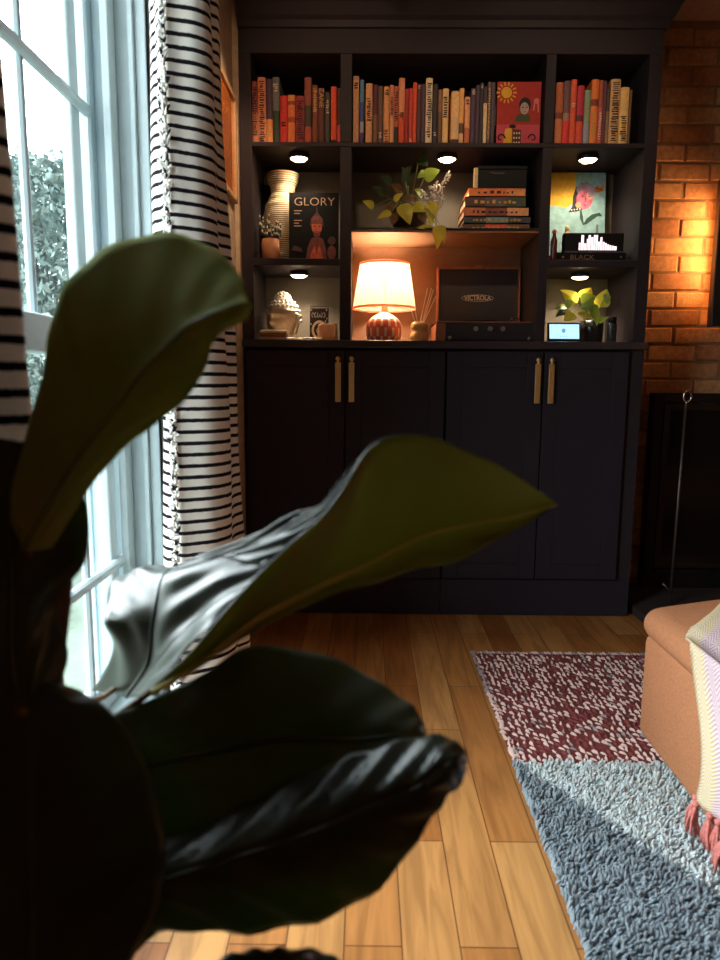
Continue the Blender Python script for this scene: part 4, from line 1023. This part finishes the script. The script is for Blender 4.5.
jg=bpy.data.materials.new('clear_glass'); jg.use_nodes=True; bn=jg.node_tree.nodes['Principled BSDF']; bn.inputs['Transmission Weight'].default_value=.9; bn.inputs['Roughness'].default_value=.03; bn.inputs['Base Color'].default_value=lin((150,150,150))
jt=thing('glass_jar',pj,'small clear glass jar with a dark lid at the right end of the worktop','jar')
obj('jar_body',MB().lathe([(.014,0),(.0165,.004),(.0165,hj*.7),(.013,hj*.8),(.0115,hj*.8),(.015,hj*.68),(.015,.006),(0,.005)],pj,24,cap=False),jg,jt,smooth=True)
obj('jar_lid',MB().lathe([(.0145,hj*.8),(.0145,hj*.97),(.012,hj)],pj,20),BLACKM,jt,smooth=True)

# ------------------------------------------------------------------ fireplace side: television, insert, poker
ytv=2.50; tx=aY(711,325,ytv).x; tz=aY(711,326.5,ytv).z
tv=thing('television',(tx+.42,ytv+.02,tz),'black television on the brick wall, only its left edge in view','television')
obj('panel',MB().rbox(tx,tx+.86,ytv,ytv+.035,tz,tz+.50,.004,4),mat('tv_black',(24,26,30),.3,var=0),tv)
obj('wall_mount',MB().box(tx+.3,tx+.56,ytv+.036,2.595,tz+.12,tz+.38),BLACKM,tv)
obj('light_strip',MB().box(tx+.012,tx+.020,ytv+.036,ytv+.04,tz+.03,tz+.47),mat('strip_glow',(255,190,110),.5,var=0,emit=(255,160,70),es=10),tv)
l=bpy.data.lights.new('strip_glow','AREA'); l.shape='RECTANGLE'; l.size=.012; l.size_y=.30; l.spread=math.radians(150); l.energy=.55; l.color=(1,.52,.20)
o=bpy.data.objects.new('strip_glow',l); o.location=(tx+.018,ytv+.045,tz+.29)
o.rotation_euler=Vector((-.9,.40,0)).to_track_quat('-Z','Y').to_euler(); COL.objects.link(o)
yi=2.54; ix=aY(655,400,yi).x; iz=aY(660,393,yi).z
fi=thing('fireplace_insert',(ix+.4,yi,0.0),'black iron fireplace front with glass doors, in the dark below the lit bricks','fireplace')
f=MB(); w=.035
f.box(ix,ix+w,yi,2.594,.03,iz); f.box(ix+.82,ix+.82+w,yi,2.594,.03,iz); f.box(ix+w,ix+.82,yi,2.594,iz-w,iz); f.box(ix+w,ix+.82,yi,2.594,.03,.03+.07)
obj('frame',f,BLACKM,fi,bevel=.003)
for k in range(2):
    xa=ix+w+.005+k*.39; d=MB(); xb_=xa+.382; za,zb2=.105,iz-w-.005; t_=.022
    d.box(xa,xa+t_,yi+.004,yi+.02,za,zb2); d.box(xb_-t_,xb_,yi+.004,yi+.02,za,zb2); d.box(xa+t_,xb_-t_,yi+.004,yi+.02,za,za+t_); d.box(xa+t_,xb_-t_,yi+.004,yi+.02,zb2-t_,zb2)
    do=obj('door',d,mat('dark_bronze_metal',(66,52,48),.4,metal=.7),fi,bevel=.002)
    obj('dark_pane',MB().box(xa+t_,xb_-t_,yi+.010,yi+.014,za+t_,zb2-t_),mat('smoked_glass',(16,15,16),.12,var=0),do)
struct('trim_1',MB().box(.93,2.35,2.22,2.594,.0,.03),mat('slate_hearth',(58,46,44),.7,var=.2,vs=20),bevel=.004)
yk=2.36; pk=[aY(x,y,yk) for x,y in ((686,404),(682,440),(676,510))]; dn=(pk[2]-pk[0]).normalized(); pb=pk[0]+dn*((pk[0].z-.034)/-dn.z)
pb.y=yk-.02
po=thing('fireplace_poker',pb,'thin iron poker with a bright ring handle standing before the dark fireplace','poker')
obj('shaft',MB().tube([pk[0],pb],.0045,8).tube([pb+(pk[0]-pb)*.06,pb+(pk[0]-pb)*.06+Vector((-.03,0,.03))],.004,6),mat('poker_iron',(120,104,98),.35,metal=.8),po,smooth=True)
q=aY(687.5,396.5,yk); hm=MB(); hm.tube([q+Vector((.013*math.cos(a),0,.018*math.sin(a))) for a in [2*PI*i/20 for i in range(21)]],.004,8); hm.tube([q-Vector((0,0,.018)),pk[0]],.006,8)
obj('ring_handle',hm,mat('polished_steel',(225,215,205),.2,metal=1),po,smooth=True)
kb2=MB().box(pb.x-.03,pb.x+.2,yk-.02,yk+.06,.0305,.0335)

# ------------------------------------------------------------------ rug
RX0,RX1,RY0,RYm,RY1=.315,1.75,.35,1.344,1.945
rug=thing('patchwork_rug',((RX0+RX1)/2,1.1,0),'patchwork rug of maroon flecked weave and blue-grey shag, under the tan ottoman','rug')
mg=mat('maroon_weave',(112,48,46),.95,var=.2,vs=60,bump=.4,bs=260)
obj('maroon_panel',MB().box(RX0,RX1,RYm,RY1,.0005,.008),mg,rug,bevel=.003)
rnd=random.Random(12); kn=MB(); a=0
def knot(x,y,k,big=1.):
    an=rnd.uniform(-.9,.1); dx,dy=math.sin(an)*.0105*big,math.cos(an)*.0105*big; h=rnd.uniform(.011,.015)*1.0; w=.0037*big
    b=[Vector((x-dx,y-dy,.007)),Vector((x+w*1.2,y,.007)),Vector((x+dx,y+dy,.007)),Vector((x-w*1.2,y,.007)),Vector((x-dx*.4,y-dy*.4,h)),Vector((x+dx*.4,y+dy*.4,h))]
    kn._add(b,[(0,1,4),(1,2,5),(1,5,4),(2,3,5),(3,0,4),(3,4,5)],k)
x=RX0+.012; col=0
while x<1.15:
    y=RYm+.012+(col%2)*.011
    while y<RY1-.02:
        n_=noise.noise(Vector((x*2.5,y*2.5,3)))+.8*noise.noise(Vector((x*9,y*5,1)))
        fade=1-max(0,(x-.75)/.3)*.5
        p=(.66+.4*n_)*fade
        if rnd.random()<p: knot(x+rnd.uniform(-.003,.003),y+rnd.uniform(-.003,.003),0 if rnd.random()<.88 else 2)
        elif rnd.random()<.8: knot(x+rnd.uniform(-.003,.003),y,1)
        y+=.019
    x+=.0145; col+=1
x=RX0
while x<1.15: knot(x,RY1-.006,0 if int((x-RX0)/.011)%3 else 2,.9); x+=.009
y=RYm
while y<RY1: knot(RX0+.004+rnd.uniform(-.003,.003),y,0 if y<RYm+.34 else 2,1.0); y+=.010
o=obj('woven_flecks',kn,[mat('cream_fleck',(208,176,166),.95,var=.1),mat('maroon_fleck',(116,52,50),.95,var=.2),mat('grey_fleck',(140,128,128),.95)],rug); o['kind']='stuff'
# shag: crowded tufts over a backing
obj('shag_backing',MB().box(RX0,RX1,RY0,RYm-.001,.0005,.010),mat('blue_grey_backing',(96,116,126),.95),rug,bevel=.003)
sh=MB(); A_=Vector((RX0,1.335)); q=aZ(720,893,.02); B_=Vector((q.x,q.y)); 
step=.0056; y=.72
while y<RYm+.002:
    x=RX0-.002
    while x<1.12:
        xx=x+rnd.uniform(-.5,.5)*step; yy_=y+rnd.uniform(-.5,.5)*step
        if xx>.63 and yy_<1.42 and xx-.63>.06: x+=step; continue
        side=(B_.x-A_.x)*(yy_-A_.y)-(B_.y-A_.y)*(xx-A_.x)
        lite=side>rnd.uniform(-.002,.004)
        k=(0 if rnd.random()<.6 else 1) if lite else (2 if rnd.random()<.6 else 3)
        cl=noise.noise(Vector((xx*45,yy_*45,0))); ang=cl*4+rnd.uniform(-1,1); h=.019+.005*cl+rnd.uniform(-.003,.004)
        lx,ly_=math.cos(ang)*.005,math.sin(ang)*.005; r=.0029
        p=[]; 
        for (t,rr) in ((0,1.),(.6,1.),(1,.45)):
            for g in range(5): p.append(Vector((xx+lx*t*t+r*rr*math.cos(g*2*PI/5),yy_+ly_*t*t+r*rr*math.sin(g*2*PI/5),.008+(h-.008)*t)))
        fs=[(lv*5+g,lv*5+(g+1)%5,(lv+1)*5+(g+1)%5,(lv+1)*5+g) for lv in (0,1) for g in range(5)]+[(10,11,12,13,14)]
        sh._add(p,fs,k); x+=step
    y+=step
sh.keep=True
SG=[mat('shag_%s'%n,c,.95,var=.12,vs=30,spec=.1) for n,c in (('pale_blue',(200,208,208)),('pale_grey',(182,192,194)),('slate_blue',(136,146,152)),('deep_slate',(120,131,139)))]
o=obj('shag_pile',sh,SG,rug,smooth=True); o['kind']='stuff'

# ------------------------------------------------------------------ ottoman and throw
OT=mat('tan_upholstery',(180,120,84),.95,var=.22,vs=420,bump=.35,bs=500,spec=.15)
ox0,ox1,oy0,oy1=.61,1.55,.62,1.455
ot=thing('ottoman',((ox0+ox1)/2,(oy0+oy1)/2,.022),'low tan upholstered ottoman with soft cushion top, standing on the rug','ottoman')
def slope(p): return p
obj('base',MB().rbox(ox0,ox1,oy0,oy1,.024,.262,.022,8),OT,ot,smooth=True)
obj('cushion',MB().rbox(ox0-.008,ox1+.008,oy0-.008,oy1+.008,.250,.318,.034,10,crown=.045,fn=lambda p:p+Vector((0,0,.035*max(0,min(1,(p.x-.62)/.25))*(1 if p.z>.285 else 0)))),OT,ot,smooth=True)
for fx in (ox0+.05,ox1-.05):
    for fy in (oy0+.06,oy1-.06): obj('foot',MB().lathe([(.02,0),(.022,.018),(0,.018)],(fx,fy,.008),14),mat('dark_wood_foot',(70,48,36),.6),ot)
th=thing('throw_blanket',(.75,1.15,.03),'yellow and lavender herringbone throw with pink tassels, draped over the ottoman','blanket')
def throw_fabric():
    m=bpy.data.materials.new('herringbone_throw'); m.use_nodes=True; nt=m.node_tree; b=nt.nodes['Principled BSDF']; L=nt.links.new
    uv=nt.nodes.new('ShaderNodeUVMap'); sp=nt.nodes.new('ShaderNodeSeparateXYZ'); L(uv.outputs[0],sp.inputs[0])
    pg=nt.nodes.new('ShaderNodeMath'); pg.operation='PINGPONG'; L(sp.outputs['X'],pg.inputs[0]); pg.inputs[1].default_value=.021
    ad=nt.nodes.new('ShaderNodeMath'); L(pg.outputs[0],ad.inputs[0]); L(sp.outputs['Y'],ad.inputs[1])
    dv=nt.nodes.new('ShaderNodeMath'); dv.operation='DIVIDE'; L(ad.outputs[0],dv.inputs[0]); dv.inputs[1].default_value=.0085
    fr=nt.nodes.new('ShaderNodeMath'); fr.operation='PINGPONG'; L(dv.outputs[0],fr.inputs[0]); fr.inputs[1].default_value=.5
    st=nt.nodes.new('ShaderNodeMapRange'); st.inputs['From Min'].default_value=.2; st.inputs['From Max'].default_value=.3; L(fr.outputs[0],st.inputs['Value'])
    cr=nt.nodes.new('ShaderNodeValToRGB'); cr.color_ramp.interpolation='LINEAR'; e=cr.color_ramp.elements
    L(sp.outputs['X'],cr.inputs['Fac']); e[0].position=.0; e[0].color=lin((200,180,106)); e[1].position=.046; e[1].color=lin((200,180,106))
    q=e.new(.058); q.color=lin((184,152,172)); q=e.new(1); q.color=lin((184,152,182))
    mx=nt.nodes.new('ShaderNodeMix'); mx.data_type='RGBA'; L(st.outputs[0],mx.inputs['Factor']); L(cr.outputs['Color'],mx.inputs['A']); mx.inputs['B'].default_value=lin((222,202,196))
    L(mx.outputs['Result'],b.inputs['Base Color']); b.inputs['Roughness'].default_value=.95; b.inputs['Specular IOR Level'].default_value=.1
    bp=nt.nodes.new('ShaderNodeBump'); bp.inputs['Strength'].default_value=.5; bp.inputs['Distance'].default_value=.002; L(fr.outputs[0],bp.inputs['Height']); L(bp.outputs[0],b.inputs['Normal'])
    return m
# the cloth runs from the top of the cushion over its left edge down to the rug; far edge first
def ztop(x,y):
    u=(x-(ox0+ox1)/2)/((ox1-ox0)/2+.008); v=(y-(oy0+oy1)/2)/((oy1-oy0)/2+.008)
    return .318+.045*max(0,1-u*u)*max(0,1-v*v)+.035*max(0,min(1,(x-.62)/.25))+.005
P=[]
for (x,y) in ((.98,1.62),(.85,1.50),(.76,1.405),(.70,1.345),(.655,1.305)): y=min(y,1.43); P.append(Vector((x,y,ztop(x,y))))
P.append(Vector((.615,1.272,.318)))
for px,py in ((690,641),(693,662),(697,690),(701,715),(704,740),(705,762),(704,782),(701,796)): P.append(aX(px,py,.588))
P=spline(P,44); rows=[]
for i,p in enumerate(P):
    w=i/43; row=[]
    for j in range(26):
        v=j/25; y=p.y-(.42)*v; fall=max(0,(w-.45)/.55)
        x=p.x-.007*fall*(1+math.sin(j*1.05)); z=p.z
        if z>.3 and x>.63: z=max(z,ztop(x,y))
        row.append(Vector((x,y,z)))
    rows.append(row)
tb=obj('cloth',MB().grid(rows,uv=lambda j,i:(i/25*.42,j/43*.62)),throw_fabric(),th,smooth=True)
m=tb.modifiers.new('thick','SOLIDIFY'); m.thickness=.004; m.offset=0
TS=mat('pink_tassel',(206,122,112),.95,var=.25,vs=200)
for i in range(17):
    b0=rows[-1][int(i*1.5)]; ts=MB()
    ts.ball(b0+Vector((-.002,0,-.004)),(.007,.007,.006),8,6)
    for k in range(9):
        e=b0+Vector((rnd.uniform(-.016,.010),rnd.uniform(-.016,.016),0)); e.z=.026+rnd.uniform(-.002,.003)
        ts.tube(spline([b0+Vector((-.002,0,-.006)),b0.lerp(e,.6)+Vector((-.004,0,.003)),e],5),[.0026,.0028,.0026,.0024,.0018],5)
    obj('tassel',ts,TS,th,smooth=True)

# ------------------------------------------------------------------ fiddle-leaf fig in the foreground
def leaf_mats():
    def base(n,rgb,rough,var,vs,coat):
        m=mat(n,rgb,rough,var=var,vs=vs,spec=.3,coat=coat); return m
    top=base('fig_leaf_upper',(52,54,46),.29,.2,14,0)
    und=base('fig_leaf_underside',(176,188,112),.85,.12,10,0)
    add_translucent(top,.10,(60,90,30)); add_translucent(und,.5,(196,212,96))
    return [top,und,mat('fig_midrib_under',(222,220,140),.5,var=.05),mat('fig_midrib_upper',(36,42,34),.35,var=.05),mat('fig_midrib_dark',(110,118,62),.5,var=.05)]
LM_=leaf_mats()
fig=thing('fiddle_leaf_fig',(-.20,.36,0),'big dark fiddle-leaf fig filling the left foreground','plant')
def surf(rows,nu,nv):
    rs=[spline([aY(*q) for q in r],nv) for r in rows]
    cols=[spline([r[i] for r in rs],nu) for i in range(nv)]
    return [[cols[i][j] for i in range(nv)] for j in range(nu)]
def big_leaf(rows,facing,midcol=None,nu=44,nv=25,vein=.0022,nveins=8,thick=.0012,wob=.003,seed=0,rib=True,ribk=None):
    """facing: which skin the camera sees first, 0 upper or 1 underside"""
    g=surf(rows,nu,nv); mc=nv//2 if midcol is None else midcol
    N_=[[None]*nv for _ in range(nu)]
    for j in range(nu):
        for i in range(nv):
            a=g[min(j+1,nu-1)][i]-g[max(j-1,0)][i]; b=g[j][min(i+1,nv-1)]-g[j][max(i-1,0)]
            n=a.cross(b); 
            n=n.normalized() if n.length>1e-12 else Vector((0,-1,0))
            if n.dot(CAM-g[j][i])<0 and False: n=-n
            N_[j][i]=n
    # make the normals agree with each other and point to the camera on average
    s_=sum(N_[j][i].dot(CAM-g[j][i]) for j in range(nu) for i in range(nv))
    if s_<0: N_=[[-n for n in r] for r in N_]
    for j in range(nu):
        for i in range(nv):
            e=abs(i-mc)/max(mc,nv-1-mc); t=j/(nu-1)
            d=vein*math.cos(2*PI*(t*nveins-e*1.6))*min(1,e*3)*(1-e*.3)*math.sin(PI*min(1,max(0,t)))**.5
            d+=wob*noise.noise(g[j][i]*14+Vector((seed,0,0)))*e - .0025*math.exp(-(e/.10)**2)*(1 if facing==0 else -1.2)
            g[j][i]=g[j][i]+N_[j][i]*d
    mb=MB(); back=[[g[j][i]-N_[j][i]*thick for i in range(nv)] for j in range(nu)]
    o1=mb._add([p for r in g for p in r],[],0); o2=mb._add([p for r in back for p in r],[],0)
    for j in range(nu-1):
        for i in range(nv-1):
            q=[j*nv+i,j*nv+i+1,(j+1)*nv+i+1,(j+1)*nv+i]
            mb.f.append([o1+z for z in q]); mb.m.append(facing)
            mb.f.append([o2+z for z in q][::-1]); mb.m.append(1-facing)
    loop=[(0,i) for i in range(nv)]+[(j,nv-1) for j in range(1,nu)]+[(nu-1,i) for i in range(nv-2,-1,-1)]+[(j,0) for j in range(nu-2,0,-1)]
    for (a,b),(c,d) in zip(loop,loop[1:]+loop[:1]): mb.f.append([o1+a*nv+b,o2+a*nv+b,o2+c*nv+d,o1+c*nv+d]); mb.m.append(0)
    lo=obj('leaf',mb,LM_,fig,smooth=True)
    if rib:
        r=MB(); r.tube([g[j][mc]+N_[j][mc]*.0004 for j in range(nu)],[.0026*(1-.75*j/(nu-1)) for j in range(nu)],6)
        obj('midrib',r,LM_[ribk if ribk is not None else (2 if facing==1 else 3)],lo,smooth=True)
    return g
d=.5
L1=[[(6,512,.50),(26,548,.485),(52,548,.49)],[(20,462,.505),(56,500,.482),(86,495,.49)],[(37,395,.515),(88,450,.478),(120,453,.485)],[(49,330,.525),(117,412,.475),(152,427,.48)],
    [(62,287,.53),(142,378,.472),(183,402,.475)],[(100,250,.53),(166,352,.470),(205,370,.47)],[(160,233,.525),(191,328,.468),(212,344,.468)],[(206,243,.515),(217,316,.466),(226,330,.467)],[(238,270,.50),(239,308,.466),(244,322,.466)],[(251,302,.48),(251,308,.468),(250,314,.468)]]
big_leaf(L1,1,seed=1,vein=.0016,ribk=4)
L2=[[(150,688,.50),(153,691,.50),(156,695,.50)],[(190,652,.50),(199,664,.505),(204,663,.50)],[(245,588,.495),(252,620,.51),(249,635,.505)],[(300,537,.49),(312,588,.52),(322,598,.51)],
    [(338,498,.49),(363,564,.53),(380,581,.52)],[(367,450,.49),(418,536,.54),(420,568,.53)],[(412,434,.495),(458,525,.55),(458,562,.54)],[(469,451,.51),(503,516,.56),(492,542,.55)],[(512,473,.535),(532,509,.57),(526,524,.565)],[(554,502,.575),(554,503,.577),(553,505,.576)]]
big_leaf(L2,1,seed=2,nveins=7,vein=.0012,wob=.002)
L2b=[[(95,690,.70),(130,697,.62),(155,694,.515)],[(112,650,.66),(152,665,.60),(188,655,.515)],[(104,620,.635),(160,625,.60),(222,614,.51)],[(106,592,.69),(167,595,.60),(256,580,.505)],[(130,568,.73),(178,567,.62),(290,546,.50),(345,492,.495),(368,450,.492)],
     [(136,563,.74),(190,559,.64),(240,541,.60),(300,512,.55),(342,482,.52),(371,445,.497)]]
L2b=[L2b[0],L2b[1],L2b[2],L2b[3],[(120,573,.73),(172,575,.61),(272,563,.505)],[(132,567,.735),(183,563,.63),(303,527,.50)]]
big_leaf(L2b,0,midcol=10,seed=3,nveins=3,vein=.003,wob=.012)
# the raised margin that joins it to the long leaf
L2c=[[(178,566,.61),(215,556,.57),(262,566,.515)],[(228,545,.575),(252,545,.54),(283,548,.50)],[(282,518,.54),(292,525,.52),(304,530,.497)],[(320,508,.52),(323,508,.51),(327,508,.496)],[(345,477,.505),(347,478,.50),(350,480,.494)],[(371,444,.498),(371,445,.497),(371,447,.496)]]
big_leaf(L2c,0,seed=4,nveins=3,vein=.003,wob=.006,rib=False)
L3a=[[(40,735,.485),(60,790,.47),(80,860,.46)],[(120,712,.495),(130,770,.475),(140,860,.46)],[(205,673,.51),(220,750,.48),(240,850,.455)],[(251,646,.525),(280,740,.485),(300,840,.455)],[(330,657,.53),(350,740,.485),(360,830,.455)],[(390,687,.525),(400,735,.485),(405,800,.46)],[(418,710,.515),(422,740,.49),(420,780,.465)],[(427,738,.505),(427,745,.50),(425,752,.48)]]
big_leaf(L3a,0,seed=5,nveins=8,vein=.002)
L3b=[[(0,880,.46),(10,920,.425),(20,975,.44)],[(90,862,.46),(100,905,.425),(110,965,.44)],[(150,842,.46),(152,885,.425),(165,932,.44)],[(220,815,.465),(226,862,.43),(236,934,.44)],[(290,780,.47),(300,838,.432),(312,924,.44)],[(350,755,.475),(365,810,.435),(378,888,.44)],[(405,739,.475),(412,790,.438),(422,832,.44)],[(445,735,.47),(452,762,.44),(446,800,.442)],[(467,750,.465),(468,765,.452),(463,785,.45)]]
big_leaf(L3b,0,seed=6,nveins=9,vein=.003)
L4=[[(330,1010,.42),(270,1020,.40),(200,1010,.41)],[(345,975,.43),(275,975,.405),(195,985,.415)],[(325,953,.435),(270,950,.41),(215,958,.425)],[(300,949,.44),(262,948,.43),(240,951,.43)]]
big_leaf(L4,0,seed=7,nveins=3)
L5=[[(-60,720,.475),(20,710,.455),(58,690,.475)],[(-70,660,.485),(10,660,.465),(68,652,.488)],[(-70,600,.495),(10,600,.475),(57,604,.495)],[(-60,540,.505),(10,545,.488),(86,560,.503)],[(-50,480,.512),(20,500,.50),(87,508,.508)],[(-20,450,.512),(20,456,.506),(79,497,.511)],[(0,438,.512),(25,447,.510),(66,496,.512)]]
big_leaf(L5,0,seed=8,nveins=5)
L6=[[(-60,980,.41),(30,990,.39),(130,965,.41)],[(-70,900,.42),(30,900,.40),(160,900,.415)],[(-70,820,.44),(30,820,.42),(165,830,.43)],[(-60,740,.46),(30,740,.44),(150,770,.45)],[(-30,690,.475),(30,690,.46),(120,720,.46)],[(0,668,.48),(40,676,.475),(80,690,.475)]]
big_leaf(L6,0,seed=9,nveins=5)
# trunk, petioles, pot (the pot stands below the picture)
TK=mat('fig_trunk',(96,66,48),.85,var=.25,vs=40,bump=.3,bs=120)
t0=Vector((-.20,.36,.20)); tt=[t0,aY(70,1050,.39),aY(50,900,.455),aY(48,700,.485),aY(60,560,.515),aY(40,430,.52)]
obj('trunk',MB().tube(spline(tt,30),[.014-.006*i/29 for i in range(30)],10),TK,fig,smooth=True)
pe=MB()
for a,b in (((48,640,.495),(28,546,.487)),((52,740,.482),(152,691,.50)),((50,800,.475),(60,790,.47)),((52,910,.452),(10,920,.428)),((66,700,.485),(112,690,.66)),((50,700,.482),(20,712,.445)),((60,960,.42),(270,1020,.402))):
    A,B=aY(*a),aY(*b); pe.tube(spline([A,A.lerp(B,.5)+Vector((0,.01,-.01)),B],8),.003,7)
obj('leaf_stalk',pe,mat('fig_stalk',(110,84,50),.6),fig,smooth=True)
obj('pot',MB().lathe([(.085,0),(.10,.01),(.115,.19),(.12,.22),(.108,.22),(.102,.19),(0,.19)],(-.20,.36,0),40),mat('charcoal_pot',(60,56,54),.6),fig,smooth=True)
obj('soil',MB().lathe([(.1015,.192),(.0,.20)],(-.20,.36,0),24),mat('potting_soil',(40,30,26)),fig)

fl=thing('fill_floor_lamp',(2.1,-.75,0),'slim floor lamp added as fill light at the far side of the room, outside the picture','lamp')  # unseen lamp added to fill the room and books with warm light
obj('base',MB().lathe([(.13,0),(.13,.012),(.02,.022),(0,.022)],(2.1,-.75,0),28),BLACKM,fl,smooth=False)
obj('pole',MB().tube([(2.1,-.75,.02),(2.1,-.75,1.5)],.01,12),BLACKM,fl,smooth=True)
obj('lamp_shade',MB().lathe([(.19,1.42),(.14,1.70)],(2.1,-.75,0),40,cap=False),SHD,fl,smooth=True)
l=bpy.data.lights.new('fill_lamp_bulb','POINT'); l.energy=4; l.color=(1,.72,.46); l.shadow_soft_size=.06
o=bpy.data.objects.new('fill_lamp_bulb',l); o.location=(2.1,-.75,1.56); COL.objects.link(o)

for k,sx in enumerate((-.12,.56)):  # unseen spots added to brighten the top row of books
    p0=Vector((sx,1.12,CE-.012)); aim=Vector((sx+(.06 if k==0 else .0),2.33,1.66)); dv=(aim-p0).normalized()
    st_=thing('added_spotlight',p0,('small swivel spotlight added on the ceiling towards the window to brighten the top books','small swivel spotlight added on the ceiling away from the window to brighten the top books')[k],'light')
    obj('mount',MB().lathe([(.035,0),(.035,.0115),(0,.0115)],(sx,1.12,CE-.012),20),BLACKM,st_)
    obj('barrel',MB().tube([p0+Vector((0,0,-.001)),p0+Vector((0,0,-.03)),p0+Vector((0,0,-.035))+dv*.01,p0+Vector((0,0,-.035))+dv*.07],[.008,.008,.022,.026],16),BLACKM,st_)
    l=bpy.data.lights.new('book_fill_spot','SPOT'); l.energy=6; l.color=(1,.72,.47); l.spot_size=math.radians(52); l.spot_blend=.9; l.shadow_soft_size=.03
    o=bpy.data.objects.new('book_fill_spot',l); o.location=p0+Vector((0,0,-.035))+dv*.075; o.rotation_euler=dv.to_track_quat('-Z','Y').to_euler(); COL.objects.link(o)

p0=Vector((.02,1.72,CE-.012)); dv=(Vector((XW,2.15,1.52))-p0).normalized()  # another unseen spot, added to brighten the framed print
st_=thing('added_spotlight',p0,'small swivel spotlight added on the ceiling to brighten the orange framed print','light')
obj('mount',MB().lathe([(.03,0),(.03,.0115),(0,.0115)],p0,20),BLACKM,st_)
obj('barrel',MB().tube([p0+Vector((0,0,-.001)),p0+Vector((0,0,-.03)),p0+Vector((0,0,-.035))+dv*.01,p0+Vector((0,0,-.035))+dv*.06],[.007,.007,.019,.022],16),BLACKM,st_)
l=bpy.data.lights.new('print_fill_spot','SPOT'); l.energy=10; l.color=(1,.70,.44); l.spot_size=math.radians(42); l.spot_blend=.8; l.shadow_soft_size=.02
o=bpy.data.objects.new('print_fill_spot',l); o.location=p0+Vector((0,0,-.035))+dv*.065; o.rotation_euler=dv.to_track_quat('-Z','Y').to_euler(); COL.objects.link(o)

# ------------------------------------------------------------------ daylight and colour management
W=bpy.data.worlds.new('overcast_daylight'); S.world=W; W.use_nodes=True
bg=W.node_tree.nodes['Background']; bg.inputs['Color'].default_value=(.86,.96,1,1); 
nt=W.node_tree; tcw=nt.nodes.new('ShaderNodeTexCoord'); dp_=nt.nodes.new('ShaderNodeVectorMath'); dp_.operation='DOT_PRODUCT'
dp_.inputs[1].default_value=Vector((-.72,.42,.55)).normalized(); nt.links.new(tcw.outputs['Generated'],dp_.inputs[0])
mr=nt.nodes.new('ShaderNodeMapRange'); mr.inputs['From Min'].default_value=-.35; mr.inputs['From Max'].default_value=1; mr.inputs['To Min'].default_value=.6; mr.inputs['To Max'].default_value=8.5
nt.links.new(dp_.outputs['Value'],mr.inputs['Value']); nt.links.new(mr.outputs['Result'],bg.inputs['Strength'])
for (y0,y1) in ((WY0,WY1),):
    l=bpy.data.lights.new('window_portal','AREA'); l.shape='RECTANGLE'; l.size=y1-y0; l.size_y=WZ1-WZ0; l.cycles.is_portal=True
    o=bpy.data.objects.new('window_portal',l); o.location=(XO-.01,(y0+y1)/2,(WZ0+WZ1)/2); o.rotation_euler=(PI/2,0,-PI/2); COL.objects.link(o)
S.view_settings.view_transform='Standard'; S.view_settings.look='None'; S.view_settings.gamma=1; S.view_settings.exposure=1.2
try:
    S.view_settings.use_curve_mapping=False
except Exception: pass
S.cycles.use_denoising=True
S.cycles.max_bounces=8; S.cycles.diffuse_bounces=5; S.cycles.transparent_max_bounces=16; S.cycles.sample_clamp_indirect=6
